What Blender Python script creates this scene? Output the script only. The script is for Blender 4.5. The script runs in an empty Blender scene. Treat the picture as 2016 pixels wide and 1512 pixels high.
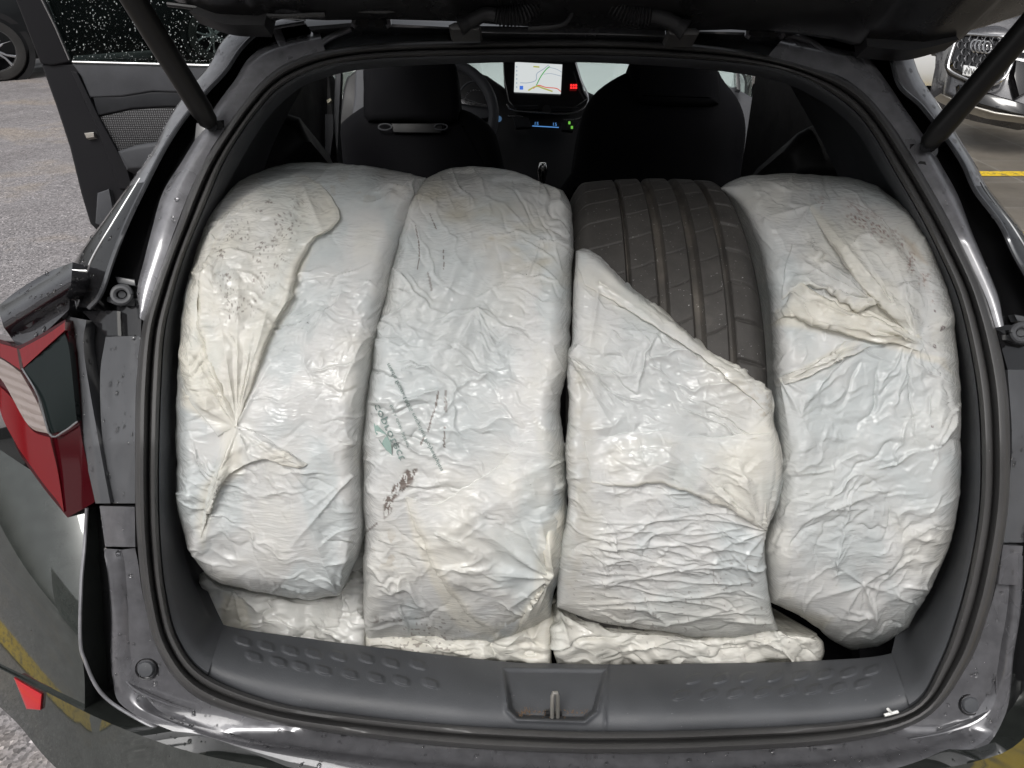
import bpy, bmesh, math, random
import numpy as np
from mathutils import Vector, Matrix

R_ = math.radians
# ------------------------------------------------------------------ camera, world, sun, exposure
CAM_H, PITCH, FOC = 1.53, R_(30.0), 1515.0          # metres, radians, focal length in photo pixels
scene = bpy.context.scene
cd = bpy.data.cameras.new('camera'); cam = bpy.data.objects.new('camera', cd)
scene.collection.objects.link(cam)
cam.location = (0, 0, CAM_H); cam.rotation_euler = (math.pi/2 - PITCH, 0, 0)
cd.sensor_width = 36; cd.lens = FOC/2016*36; cd.clip_start = 0.02; cd.clip_end = 600
scene.camera = cam
SUN_EL, SUN_AZ = R_(52), R_(200)                    # azimuth from +Y, clockwise: behind the camera, a little to the left
world = bpy.data.worlds.new('World'); scene.world = world; world.use_nodes = True
wn = world.node_tree; bg = wn.nodes['Background']
sky = wn.nodes.new('ShaderNodeTexSky'); sky.sky_type = 'NISHITA'; sky.sun_disc = False
sky.sun_elevation = SUN_EL; sky.sun_rotation = SUN_AZ; sky.dust_density = 6; sky.air_density = 1; sky.ozone_density = 1
hsv = wn.nodes.new('ShaderNodeHueSaturation'); hsv.inputs['Saturation'].default_value = 0.18
wn.links.new(sky.outputs[0], hsv.inputs['Color']); wn.links.new(hsv.outputs[0], bg.inputs[0])
bg.inputs[1].default_value = 0.13
sd = bpy.data.lights.new('sun', 'SUN'); sd.energy = 1.3; sd.angle = R_(22); sd.color = (1, .975, .94)
sun = bpy.data.objects.new('sun', sd); scene.collection.objects.link(sun)
sv = Vector((math.sin(SUN_AZ)*math.cos(SUN_EL), math.cos(SUN_AZ)*math.cos(SUN_EL), math.sin(SUN_EL)))
sun.rotation_euler = sv.to_track_quat('Z', 'Y').to_euler()
vs = scene.view_settings; vs.view_transform = 'Standard'; vs.look = 'None'; vs.gamma = 1; vs.exposure = 0.15
vs.use_curve_mapping = False

# ------------------------------------------------------------------ helpers
rng = np.random.default_rng(7)
cp, sp = math.cos(PITCH), math.sin(PITCH)
def U(x, y, w):
    """the point at photo pixel (x, y) and distance w along the optical axis"""
    x, y, w = np.broadcast_arrays(np.asarray(x, float), np.asarray(y, float), np.asarray(w, float))
    u = (x-1008)/FOC; v = (y-756)/FOC
    return np.stack([u*w, w*(cp - v*sp), CAM_H + w*(-sp - v*cp)], -1)
def proj(P):
    P = np.asarray(P, float); X = P[..., 0]; D = P[..., 1]; Z = P[..., 2]-CAM_H
    w = D*cp - Z*sp; up = D*sp + Z*cp
    return 1008 + FOC*X/w, 756 - FOC*up/w, w
def at_z(x, y, z):                                   # the point of a horizontal plane seen at a pixel
    a = U(x, y, 1.0) - np.array([0, 0, CAM_H]); t = (z-CAM_H)/a[..., 2]
    return np.array([0, 0, CAM_H]) + a*t[..., None] if a.ndim > 1 else np.array([0, 0, CAM_H]) + a*t
WY = np.array([-150, 66, 125, 300, 470, 870, 1176, 1440, 1560.]); WW = np.array([.965, .95, .931, .880, .838, .797, .818, .843, .80])
def wb(y): return np.interp(y, WY, WW)
def wl(x, y):                                        # rear face of the car incl. rounding towards its flanks
    x = np.asarray(x, float); e = np.clip((300-x)/300, 0, 3); e2 = np.clip((x-1960)/300, 0, 3)
    return wb(y) + .16*e**2 + .16*e2**2
def spl(pts, n, closed=False):
    P = np.asarray(pts, float)
    if closed: P = np.vstack([P[-1], P, P[0], P[1]])
    else: P = np.vstack([2*P[0]-P[1], P, 2*P[-1]-P[-2]])
    seg = np.linalg.norm(np.diff(P[1:-1], axis=0), axis=1); m = len(seg)
    cum = np.concatenate([[0], np.cumsum(seg)]); t = np.linspace(0, cum[-1], n, endpoint=not closed)
    i = np.clip(np.searchsorted(cum, t, side='right')-1, 0, m-1); f = ((t-cum[i])/np.maximum(seg[i], 1e-9))[:, None]
    p0, p1, p2, p3 = P[i], P[i+1], P[i+2], P[i+3]
    return .5*((2*p1)+(-p0+p2)*f+(2*p0-5*p1+4*p2-p3)*f**2+(-p0+3*p1-3*p2+p3)*f**3)
def spl_idx(pts, k, closed=False):                   # spline with k samples per station (keeps stations matched)
    P = np.asarray(pts, float); n = len(P)
    if closed: Q = np.vstack([P[-1], P, P[0], P[1]]); m = n
    else: Q = np.vstack([2*P[0]-P[1], P, 2*P[-1]-P[-2]]); m = n-1
    out = []
    for i in range(m):
        for j in range(k):
            f = j/k; p0, p1, p2, p3 = Q[i], Q[i+1], Q[i+2], Q[i+3]
            out.append(.5*((2*p1)+(-p0+p2)*f+(2*p0-5*p1+4*p2-p3)*f**2+(-p0+3*p1-3*p2+p3)*f**3))
    if not closed: out.append(P[-1])
    return np.array(out)
def lin(pts, n):
    P = np.asarray(pts, float); s = np.r_[0, np.cumsum(np.linalg.norm(np.diff(P, axis=0), axis=1))]
    t = np.linspace(0, s[-1], n); return np.stack([np.interp(t, s, P[:, k]) for k in range(P.shape[1])], -1)
def mk(name, V, F, mat, parent=None, smooth=True, sharp=38, col=None):
    me = bpy.data.meshes.new(name); me.from_pydata(np.asarray(V).reshape(-1, 3).tolist(), [], [tuple(int(i) for i in f) for f in F])
    me.update()
    bm = bmesh.new(); bm.from_mesh(me); bmesh.ops.recalc_face_normals(bm, faces=bm.faces); bm.to_mesh(me); bm.free()
    me.polygons.foreach_set('use_smooth', [smooth]*len(me.polygons))
    if smooth and sharp: me.set_sharp_from_angle(angle=R_(sharp))
    if col is not None:
        a = me.color_attributes.new('tint', 'FLOAT_COLOR', 'POINT')
        a.data.foreach_set('color', np.concatenate([col, np.ones((len(col), 1))], 1).astype(np.float32).ravel())
    me.materials.append(mat)
    o = bpy.data.objects.new(name, me); scene.collection.objects.link(o)
    if parent is not None: o.parent = parent; o.matrix_parent_inverse = world_of(parent).inverted()
    return o
def world_of(o):
    m = Matrix.LocRotScale(o.location, o.rotation_euler, o.scale)
    if o.parent: m = world_of(o.parent) @ o.matrix_parent_inverse @ m
    return m
def tag(o, label=None, cat=None, group=None, kind=None):
    for k, v in (('label', label), ('category', cat), ('group', group), ('kind', kind)):
        if v: o[k] = v
    return o
def empty(name, loc, label, cat, group=None, rz=0):
    o = bpy.data.objects.new(name, None); scene.collection.objects.link(o); o.empty_display_size = .1
    o.location = [float(c) for c in loc]; o.rotation_euler = (0, 0, rz); return tag(o, label, cat, group)
def gf(nr, nc, wrap_c=False, wrap_r=False, off=0):
    F = []
    for r in range(nr if wrap_r else nr-1):
        for c in range(nc if wrap_c else nc-1):
            r2 = (r+1) % nr; c2 = (c+1) % nc
            F.append((off+r*nc+c, off+r*nc+c2, off+r2*nc+c2, off+r2*nc+c))
    return F
def loft(name, loops, mat, parent=None, closed=True, **k):
    L = np.array(loops); return mk(name, L, gf(L.shape[0], L.shape[1], wrap_c=closed), mat, parent, **k)
class Bld:                                            # collects pieces that become ONE mesh
    def __init__(s): s.V = []; s.F = []; s.n = 0
    def add(s, V, F):
        V = np.asarray(V, float).reshape(-1, 3); s.V.append(V); s.F += [tuple(i+s.n for i in f) for f in F]; s.n += len(V); return s
    def tube(s, pts, r, seg=12, cap=True, flat=1.0):
        P = np.asarray(pts, float); n = len(P); r = np.broadcast_to(np.asarray(r, float), (n,))
        T = np.gradient(P, axis=0); T /= np.linalg.norm(T, axis=1)[:, None]+1e-12
        a = np.array([0, 0, 1.]) if abs(T[0][2]) < .9 else np.array([1., 0, 0]); N = np.cross(T[0], a); N /= np.linalg.norm(N); V = []
        for i in range(n):
            N = N - T[i]*np.dot(N, T[i]); N /= np.linalg.norm(N); B = np.cross(T[i], N)
            for j in range(seg):
                t = 2*math.pi*j/seg; V.append(P[i]+r[i]*(math.cos(t)*N+flat*math.sin(t)*B))
        F = gf(n, seg, wrap_c=True)
        if cap: F += [tuple(range(seg))[::-1], tuple(range((n-1)*seg, n*seg))]
        return s.add(V, F)
    def box(s, c, d, M=None, bev=0):
        bm = bmesh.new(); bmesh.ops.create_cube(bm, size=1); bmesh.ops.scale(bm, vec=d, verts=bm.verts)
        if bev: bmesh.ops.bevel(bm, geom=list(bm.edges), offset=bev, segments=3, profile=.5, affect='EDGES')
        if M is not None: bmesh.ops.transform(bm, matrix=M, verts=bm.verts)
        bm.verts.index_update(); V = [np.array(v.co)+np.array(c) for v in bm.verts]; F = [[v.index for v in f.verts] for f in bm.faces]; bm.free()
        return s.add(V, F)
    def slab(s, poly, w, th, bev=0.0, inset=None):
        """outline in photo pixels at distance w (number or function) with real thickness th, edges rounded by bev"""
        P = np.asarray(poly, float); wf = w if callable(w) else (lambda x, y: np.full(np.shape(x), w))
        n = len(P); c = P.mean(0)
        ws = wf(P[:, 0], P[:, 1]); rings = []
        if bev > 0:
            a = 0.5*np.sum(P[:, 0]*np.roll(P[:, 1], -1)-np.roll(P[:, 0], -1)*P[:, 1]); sgn = 1 if a > 0 else -1
            e1 = P-np.roll(P, 1, 0); e2 = np.roll(P, -1, 0)-P; e1 /= np.linalg.norm(e1, axis=1)[:, None]+1e-9; e2 /= np.linalg.norm(e2, axis=1)[:, None]+1e-9
            nn = np.stack([-(e1+e2)[:, 1], (e1+e2)[:, 0]], -1)*sgn; nn /= np.linalg.norm(nn, axis=1)[:, None]+1e-9
            bp = bev*FOC/np.mean(ws)
            for t in (0, .25, .5, .75, 1.0):
                a_ = t*math.pi/2; Q = P+nn*bp*(1-math.sin(a_)); rings.append(U(Q[:, 0], Q[:, 1], wf(Q[:, 0], Q[:, 1])+bev*(1-math.cos(a_))))
        else: rings.append(U(P[:, 0], P[:, 1], ws))
        sc = (ws+th)/ws; back = U(P[:, 0], P[:, 1], ws).copy(); F_ = np.array([0, cp, -sp]); back = back + F_*th
        rings.append(back); V = np.concatenate(rings); m = len(rings); F = gf(m, n, wrap_c=True) + [tuple(range(n))[::-1], tuple(range((m-1)*n, m*n))]
        return s.add(V, F)
    def done(s, name, mat, parent=None, **k): return mk(name, np.concatenate(s.V), s.F, mat, parent, **k)
def lathe(prof, n, M):                               # prof: (radius, axial) ; axis = local X
    V = []
    for r, a in prof:
        for j in range(n):
            t = 2*math.pi*j/n; V.append(M @ Vector((a, r*math.cos(t), r*math.sin(t))))
    return [tuple(v) for v in V], gf(len(prof), n, wrap_c=True)
def vnoise(x, y, seed=0):                            # smooth value noise -1..1
    xi = np.floor(x).astype(np.int64); yi = np.floor(y).astype(np.int64); xf = x-xi; yf = y-yi
    def h(a, b):
        n = (a*374761393 + b*668265263 + seed*1442695041) & 0xffffffff
        n = ((n ^ (n >> 13))*1274126177) & 0xffffffff; n = n ^ (n >> 16); return (n & 0xffff)/32767.5-1
    sx = xf*xf*(3-2*xf); sy = yf*yf*(3-2*yf)
    return (h(xi, yi)*(1-sx)+h(xi+1, yi)*sx)*(1-sy)+(h(xi, yi+1)*(1-sx)+h(xi+1, yi+1)*sx)*sy
def fbm(x, y, seed=0, o=4):
    s = 0; a = 1
    for k in range(o): s = s + a*vnoise(x*2**k, y*2**k, seed+k*17); a *= .5
    return s
def inpoly(X, Y, poly):
    P = np.asarray(poly, float); ins = np.zeros(X.shape, bool); j = len(P)-1
    for i in range(len(P)):
        xi, yi = P[i]; xj, yj = P[j]
        if yi != yj: ins ^= ((yi > Y) != (yj > Y)) & (X < (xj-xi)*(Y-yi)/(yj-yi)+xi)
        j = i
    return ins
def segdist(X, Y, poly, closed=False):               # distance and side (+ left of travel on screen) to a polyline
    P = np.asarray(poly, float); n = len(P); best = np.full(X.shape, 1e9); side = np.zeros(X.shape); par = np.zeros(X.shape)
    m = n if closed else n-1
    for i in range(m):
        a = P[i]; b = P[(i+1) % n]; d = b-a; L2 = (d**2).sum()+1e-9
        t = np.clip(((X-a[0])*d[0]+(Y-a[1])*d[1])/L2, 0, 1); dx = X-a[0]-t*d[0]; dy = Y-a[1]-t*d[1]; q = np.hypot(dx, dy)
        k = q < best; best = np.where(k, q, best); side = np.where(k, np.sign(d[0]*(Y-a[1])-d[1]*(X-a[0])), side); par = np.where(k, (i+t)/m, par)
    return best, side, par
def sm(a, b, x): t = np.clip((x-a)/(b-a), 0, 1); return t*t*(3-2*t)
def coons(T, B, L, Rr):
    nu, nv = len(T), len(L); u = np.linspace(0, 1, nu)[None, :, None]; v = np.linspace(0, 1, nv)[:, None, None]
    T, B, L, Rr = T[None], B[None], L[:, None], Rr[:, None]
    return (1-v)*T+v*B+(1-u)*L+u*Rr-((1-u)*(1-v)*T[:, :1]+u*(1-v)*T[:, -1:]+(1-u)*v*B[:, :1]+u*v*B[:, -1:])

# ------------------------------------------------------------------ materials
def mat(name, col=(.5, .5, .5), rough=.5, metal=0, spec=.5, coat=0, emit=None, es=1, alpha=1, trans=0, ior=1.45):
    m = bpy.data.materials.new(name); m.use_nodes = True; b = m.node_tree.nodes['Principled BSDF']
    b.inputs['Base Color'].default_value = (*col, 1); b.inputs['Roughness'].default_value = rough; b.inputs['Metallic'].default_value = metal
    b.inputs['Specular IOR Level'].default_value = spec; b.inputs['Coat Weight'].default_value = coat; b.inputs['Coat Roughness'].default_value = .04
    b.inputs['Transmission Weight'].default_value = trans; b.inputs['IOR'].default_value = ior
    if emit: b.inputs['Emission Color'].default_value = (*emit, 1); b.inputs['Emission Strength'].default_value = es
    return m
class NT:
    def __init__(s, m): s.m = m; s.t = m.node_tree; s.b = s.t.nodes['Principled BSDF']
    def n(s, ty, **k):
        x = s.t.nodes.new(ty)
        for a, v in k.items():
            if a in x.inputs.keys(): x.inputs[a].default_value = v
            else: setattr(x, a, v)
        return x
    def l(s, a, b): s.t.links.new(a, b)
    def co(s, scale=(1, 1, 1)):
        tc = s.n('ShaderNodeTexCoord'); mp = s.n('ShaderNodeMapping'); mp.inputs['Scale'].default_value = scale
        s.l(tc.outputs['Object'], mp.inputs[0]); return mp.outputs[0]
    def noise(s, sc, det=4, rough=.55, vec=None, dist=0):
        x = s.n('ShaderNodeTexNoise'); x.inputs['Scale'].default_value = sc; x.inputs['Detail'].default_value = det; x.inputs['Roughness'].default_value = rough
        x.inputs['Distortion'].default_value = dist
        s.l(vec if vec is not None else s.co(), x.inputs['Vector']); return x
    def ramp(s, fac, stops):
        r = s.n('ShaderNodeValToRGB'); e = r.color_ramp.elements
        while len(e) < len(stops): e.new(.5)
        for k, (p, c) in enumerate(stops): e[k].position = p; e[k].color = (*c, 1) if not np.isscalar(c) else (c, c, c, 1)
        s.l(fac, r.inputs[0]); return r.outputs[0]
    def mul(s, a, b, fac=1.0, mode='MULTIPLY'):
        x = s.n('ShaderNodeMix'); x.data_type = 'RGBA'; x.blend_type = mode; x.inputs[0].default_value = fac
        for k, v in ((6, a), (7, b)):
            if hasattr(v, 'links'): s.l(v, x.inputs[k])
            else: x.inputs[k].default_value = (*v, 1)
        return x.outputs[2]
    def bump(s, h, st, dist=.001, prev=None):
        b = s.n('ShaderNodeBump'); b.inputs['Strength'].default_value = st; b.inputs['Distance'].default_value = dist; s.l(h, b.inputs['Height'])
        if prev is not None: s.l(prev, b.inputs['Normal'])
        return b.outputs[0]
    def to(s, sock, name): s.l(sock, s.b.inputs[name])

def paint(name, col, dirt=.25, rough=.16):
    m = mat(name, col, rough, .35, .5, 1.0); n = NT(m)
    a = n.noise(60, 5, .6); b = n.noise(9, 5, .6, dist=.6)
    n.to(n.ramp(b.outputs[0], [(.35, rough*.7), (.7, rough*1.9)]), 'Roughness')
    n.to(n.mul(n.ramp(a.outputs[0], [(.3, tuple(c*(1-dirt) for c in col)), (.75, tuple(c*(1+dirt*.6) for c in col))]), (1, 1, 1)), 'Base Color')
    v = n.n('ShaderNodeTexVoronoi'); v.inputs['Scale'].default_value = 150; n.l(n.co(), v.inputs['Vector'])      # fine film of drizzle
    g = n.noise(22, 3, .5); k = n.n('ShaderNodeMath', operation='LESS_THAN'); n.l(v.outputs['Distance'], k.inputs[0])
    t = n.n('ShaderNodeMapRange'); n.l(g.outputs[0], t.inputs[0]); t.inputs[1].default_value = .52; t.inputs[2].default_value = .75; t.inputs[3].default_value = 0; t.inputs[4].default_value = .24
    n.l(t.outputs[0], k.inputs[1])
    bp = n.bump(k.outputs[0], .35, .0006); n.to(bp, 'Normal'); n.to(bp, 'Coat Normal'); return m
M = {}
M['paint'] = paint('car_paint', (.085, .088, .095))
M['paint_skylit'] = paint('car_paint_skylit', (.24, .24, .255), rough=.28)  # paler copy of the car paint, sky reflection put into its colour
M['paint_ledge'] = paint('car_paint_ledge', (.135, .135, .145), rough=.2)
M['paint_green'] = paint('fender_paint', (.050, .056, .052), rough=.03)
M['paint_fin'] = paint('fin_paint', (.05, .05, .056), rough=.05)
M['black_gloss'] = mat('black_gloss', (.012, .012, .013), .12, 0, .5, .6)
def grain(name, col, rough, sc=900, st=.35, spec=.5):
    m = mat(name, col, rough, 0, spec); n = NT(m); a = n.noise(sc, 3, .6); b = n.noise(7, 4, .6)
    n.to(n.bump(a.outputs[0], st, .0006), 'Normal'); n.to(n.mul(n.ramp(b.outputs[0], [(.3, tuple(c*.8 for c in col)), (.7, tuple(c*1.2 for c in col))]), n.ramp(n.noise(330, 2, .5).outputs[0], [(.74, 0), (.80, .16)]), 1.0 if sc >= 300 and col[0] > .04 else 0, 'ADD'), 'Base Color')
    n.to(n.ramp(n.noise(14, 4).outputs[0], [(.3, rough*.82), (.7, min(1, rough*1.15))]), 'Roughness'); return m
M['trim'] = grain('trim_plastic', (.062, .065, .071), .50, 700, .5)
M['seal'] = grain('rubber_seal', (.060, .059, .059), .42, 300, .12)
M['panel'] = grain('wet_black_panel', (.075, .077, .082), .24, 60, .12)
M['dark'] = grain('dark_fabric', (.006, .006, .007), .9, 500, .4, .08)
M['darkplastic'] = grain('dark_plastic', (.012, .012, .013), .55, 500, .3, .4)
M['tailgate'] = grain('tailgate_black', (.010, .010, .011), .28, 60, .15)
M['card'] = grain('door_card_grey', (.060, .062, .068), .6, 500, .3, .25)
M['card_dark'] = grain('door_card_dark', (.022, .023, .026), .6, 500, .3, .25)
M['chrome'] = mat('chrome', (.75, .75, .75), .15, 1)
M['steel'] = mat('steel', (.55, .53, .49), .42, .8)
M['strut'] = mat('strut_black', (.010, .010, .010), .38, 0, .3)
M['door_black'] = mat('door_black', (.016, .016, .018), .45, 0, .12)
M['red'] = mat('red_lens', (.15, .004, .007), .1, 0, .5, .3)
M['red_dark'] = mat('dark_red_lens', (.040, .002, .004), .12, 0, .4, .2)
M['smoke'] = mat('smoked_lens', (.008, .012, .012), .2, 0, .2, .1)
M['clearlens'] = mat('ribbed_clear_lens', (.30, .25, .23), .2, .3, .5, 1.0)
M['reflector'] = mat('reflector_red', (.45, .012, .02), .3, 0, .5, .5)
M['white'] = mat('white_paint', (.75, .76, .76), .3, 0, .5, .6)
M['white_plastic'] = mat('white_plastic', (.75, .75, .73), .45)
M['yellow'] = mat('yellow_paint', (.62, .42, .02), .6)
M['alloy'] = mat('alloy', (.45, .45, .46), .25, .9)
M['cream'] = mat('cream', (.7, .66, .5), .5)
M['drop'] = mat('water_drop', (1, 1, 1), .02, 0, .5, 0, trans=1, ior=1.33)
M['print'] = mat('bag_print', (.20, .27, .25), .5)
M['print_leaf'] = mat('bag_print_leaf', (.24, .33, .30), .45)
def glassm(name, tint, k=.06):
    m = bpy.data.materials.new(name); m.use_nodes = True; t = m.node_tree; t.nodes.clear(); o = t.nodes.new('ShaderNodeOutputMaterial')
    a = t.nodes.new('ShaderNodeBsdfTransparent'); a.inputs[0].default_value = (*tint, 1); g = t.nodes.new('ShaderNodeBsdfGlossy'); g.inputs['Roughness'].default_value = .03
    x = t.nodes.new('ShaderNodeMixShader'); f = t.nodes.new('ShaderNodeFresnel'); f.inputs[0].default_value = 1.22
    t.links.new(f.outputs[0], x.inputs[0]); t.links.new(a.outputs[0], x.inputs[1]); t.links.new(g.outputs[0], x.inputs[2]); t.links.new(x.outputs[0], o.inputs[0]); return m
M['glass'] = glassm('side_glass', (.42, .48, .46))
M['windscreen'] = glassm('windscreen_glass', (.62, .67, .66))
# plastic film
def film(name, k=1.0):
    m = mat(name, (.7, .7, .7), .3, 0, .6); n = NT(m)
    at = n.n('ShaderNodeAttribute'); at.attribute_name = 'tint'
    mott = n.noise(26, 5, .65, dist=1.2)
    c = n.mul(at.outputs['Color'], n.ramp(mott.outputs[0], [(.28, (.93, .94, .945)), (.55, (1, 1, 1)), (.78, (1.0, .99, .97))]))
    n.to(c, 'Base Color')
    n.to(n.ramp(n.noise(35, 4, .6).outputs[0], [(.3, .35), (.7, .55)]), 'Roughness')
    w = n.noise(14, 3, .5); add = n.n('ShaderNodeVectorMath', operation='MULTIPLY_ADD'); n.l(w.outputs['Color'], add.inputs[0]); add.inputs[1].default_value = (.05, .05, .05)
    n.l(n.co((1, 1, 1.7)), add.inputs[2])
    mk_ = n.ramp(n.noise(10, 3, .5).outputs[0], [(.36, .12), (.60, 1.0)])
    hs = None; soft_ = None
    for sc, st, d, stretch, rot in ((24, .75, .0060, (1, 1, 2.6), .6), (48, .8, .0034, (1, 1, 3.4), -.8), (110, .9, .0022, (1, 1, 3.4), .35)):
        mp = n.n('ShaderNodeMapping'); mp.inputs['Scale'].default_value = stretch; mp.inputs['Rotation'].default_value = (0, rot, 0); n.l(add.outputs[0], mp.inputs[0])
        v = n.n('ShaderNodeTexVoronoi'); v.feature = 'DISTANCE_TO_EDGE' if sc < 30 else 'F1'; v.inputs['Scale'].default_value = sc; n.l(mp.outputs[0], v.inputs['Vector'])
        h_ = v.outputs['Distance']
        if sc < 30:
            cl = n.n('ShaderNodeMath', operation='MINIMUM'); cl.inputs[1].default_value = .10; n.l(h_, cl.inputs[0]); h_ = cl.outputs[0]
        mm = n.n('ShaderNodeMath', operation='MULTIPLY'); n.l(h_, mm.inputs[0]); n.l(mk_, mm.inputs[1])
        hs = n.bump(mm.outputs[0], st*k, d, hs)
        if sc == 48: soft_ = n.bump(mm.outputs[0], .25, .0012)
    r = n.n('ShaderNodeTexNoise'); r.noise_type = 'RIDGED_MULTIFRACTAL'; r.inputs['Scale'].default_value = 14; r.inputs['Detail'].default_value = 6; r.inputs['Roughness'].default_value = .6
    n.l(add.outputs[0], r.inputs['Vector']); hs = n.bump(r.outputs[0], .5*k, .0030, hs)
    n.to(soft_, 'Normal'); n.to(hs, 'Coat Normal'); n.b.inputs['Coat Weight'].default_value = 1; n.b.inputs['Coat Roughness'].default_value = .14; n.b.inputs['Coat IOR'].default_value = 1.55
    n.b.inputs['Specular IOR Level'].default_value = .25
    out = [x for x in n.t.nodes if x.type == 'OUTPUT_MATERIAL'][0]; tr = n.n('ShaderNodeBsdfTranslucent'); n.l(c, tr.inputs[0]); n.l(soft_, tr.inputs['Normal'])
    mx = n.n('ShaderNodeMixShader'); mx.inputs[0].default_value = .30; n.l(n.b.outputs[0], mx.inputs[1]); n.l(tr.outputs[0], mx.inputs[2]); n.l(mx.outputs[0], out.inputs[0])
    return m
M['film'] = film('white_plastic_film')
# rubber
def rubber():
    m = mat('tyre_rubber', (.045, .043, .041), .62, 0, .4); n = NT(m)
    a = n.noise(18, 6, .7); b = n.noise(260, 3, .7); c = n.noise(90, 4, .6)
    base = n.ramp(a.outputs[0], [(.3, (.036, .034, .032)), (.6, (.060, .056, .052)), (.8, (.100, .092, .082))])
    sp_ = n.ramp(b.outputs[0], [(.66, 0), (.72, .30)]); at = n.n('ShaderNodeAttribute'); at.attribute_name = 'tint'
    n.to(n.mul(n.mul(base, at.outputs['Color']), sp_, 1, 'ADD'), 'Base Color')
    n.to(n.bump(c.outputs[0], .25, .001), 'Normal'); return m
M['rubber'] = rubber(); M['rubber_plain'] = grain('tyre_black', (.028, .027, .026), .7, 200, .3)

# ------------------------------------------------------------------ ground
def ground_mat(kind):
    m = mat(kind, (.2, .2, .2), .6); n = NT(m); co = n.co()
    if kind == 'asphalt':
        a = n.noise(.9, 6, .65, co); b = n.noise(60, 5, .8, co); v = n.n('ShaderNodeTexVoronoi'); v.inputs['Scale'].default_value = 120; n.l(co, v.inputs['Vector'])
        base = n.ramp(a.outputs[0], [(.3, (.125, .115, .115)), (.5, (.165, .155, .157)), (.62, (.19, .165, .145)), (.8, (.145, .14, .145))])
        st = n.ramp(v.outputs['Color'], [(.1, .6), (.5, 1.5), (.85, 2.1), (1., 5.0)]); n.to(n.mul(base, st), 'Base Color')
        n.to(n.ramp(n.noise(3, 5).outputs[0], [(.3, .3), (.7, .6)]), 'Roughness')
        n.to(n.bump(v.outputs['Distance'], .5, .003, n.bump(b.outputs[0], .5, .004)), 'Normal')
    else:
        br = n.n('ShaderNodeTexBrick'); br.offset = 0; n.l(co, br.inputs['Vector']); br.inputs['Scale'].default_value = 1; br.inputs['Brick Width'].default_value = .62; br.inputs['Row Height'].default_value = .62
        br.inputs['Mortar Size'].default_value = .006; br.inputs['Color1'].default_value = (.16, .142, .118, 1); br.inputs['Color2'].default_value = (.135, .12, .10, 1); br.inputs['Mortar'].default_value = (.25, .235, .21, 1)
        a = n.noise(1.3, 6, .65, co); n.to(n.mul(br.outputs[0], n.ramp(a.outputs[0], [(.3, .6), (.6, 1.1), (.8, 1.4)])), 'Base Color')
        n.to(n.ramp(n.noise(2, 5).outputs[0], [(.35, .28), (.65, .6)]), 'Roughness'); n.to(n.bump(n.noise(60, 4).outputs[0], .3, .003), 'Normal')
    return m
M['asphalt'] = ground_mat('asphalt'); M['pavers'] = ground_mat('pavers')
tag(mk('ground', [(-150, -60, 0), (150, -60, 0), (150, 150, 0), (-150, 150, 0)], [(0, 1, 2, 3)], M['asphalt'], smooth=False), kind='structure')
tag(mk('pavement', [(1.3, -2.0, .004), (60, -2.0, .004), (60, 40, .004), (1.3, 40, .004)], [(0, 1, 2, 3)], M['pavers'], smooth=False), kind='structure')
def yellow_mat():
    m = M['yellow']; n = NT(m); a = n.noise(30, 6, .75); b = n.noise(120, 4, .7)
    k = n.ramp(a.outputs[0], [(.50, 0), (.60, 1)]); n.to(n.mul((.66, .45, .02), (.10, .09, .07), 1, 'MIX'), 'Base Color')
    x = n.n('ShaderNodeMix'); x.data_type = 'RGBA'; x.inputs[6].default_value = (.70, .48, .02, 1); x.inputs[7].default_value = (.12, .10, .06, 1); n.l(k, x.inputs[0]); n.to(x.outputs[2], 'Base Color')
yellow_mat()
def line(p, q, wd, z=.008):
    p = np.array(p, float); q = np.array(q, float); d = (q-p)/np.linalg.norm(q-p); nn = np.array([-d[1], d[0]])*wd/2
    V = [(*(p+nn), z), (*(p-nn), z), (*(q-nn), z), (*(q+nn), z)]
    return tag(mk('yellow_line', V, [(0, 1, 2, 3)], M['yellow'], smooth=False), kind='structure')
line((2.2, 5.80), (9, 5.80), .13); line((2.2, 8.35), (9, 8.35), .13); line((2.6, 11.2), (12, 11.2), .13)
line((-3.25, 1.1), (-2.2, -1.0), .26)
line((1.55, -.30), (4.2, .0), .34)

# the building behind the photographer, known from the reflections in the paintwork
bld = empty('building', (-2, -14, 0), 'pale building behind the photographer, mirrored in the car paint', 'building')
Bld().box((-2, -17, 3.6), (44, 6, 7.2)).done('wall', mat('render_wall', (.42, .41, .39), .8), bld, smooth=False)
for fx in range(-9, 9):
    for fz in (1.3, 4.4):
        p_ = Bld().box((fx*2.3, -13.95, fz+.6), (1.7, .12, 1.9)).done('window', M['black_gloss'], bld, smooth=False)
        f_ = Bld()
        for dx in (-.85, 0, .85): f_.box((fx*2.3+dx, -13.86, fz+.6), (.07, .08, 1.9))
        for dz in (-.95, .2, .95): f_.box((fx*2.3, -13.862, fz+.6+dz), (1.77, .08, .07))
        f_.done('frame', M['white'], p_, smooth=False)

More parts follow.
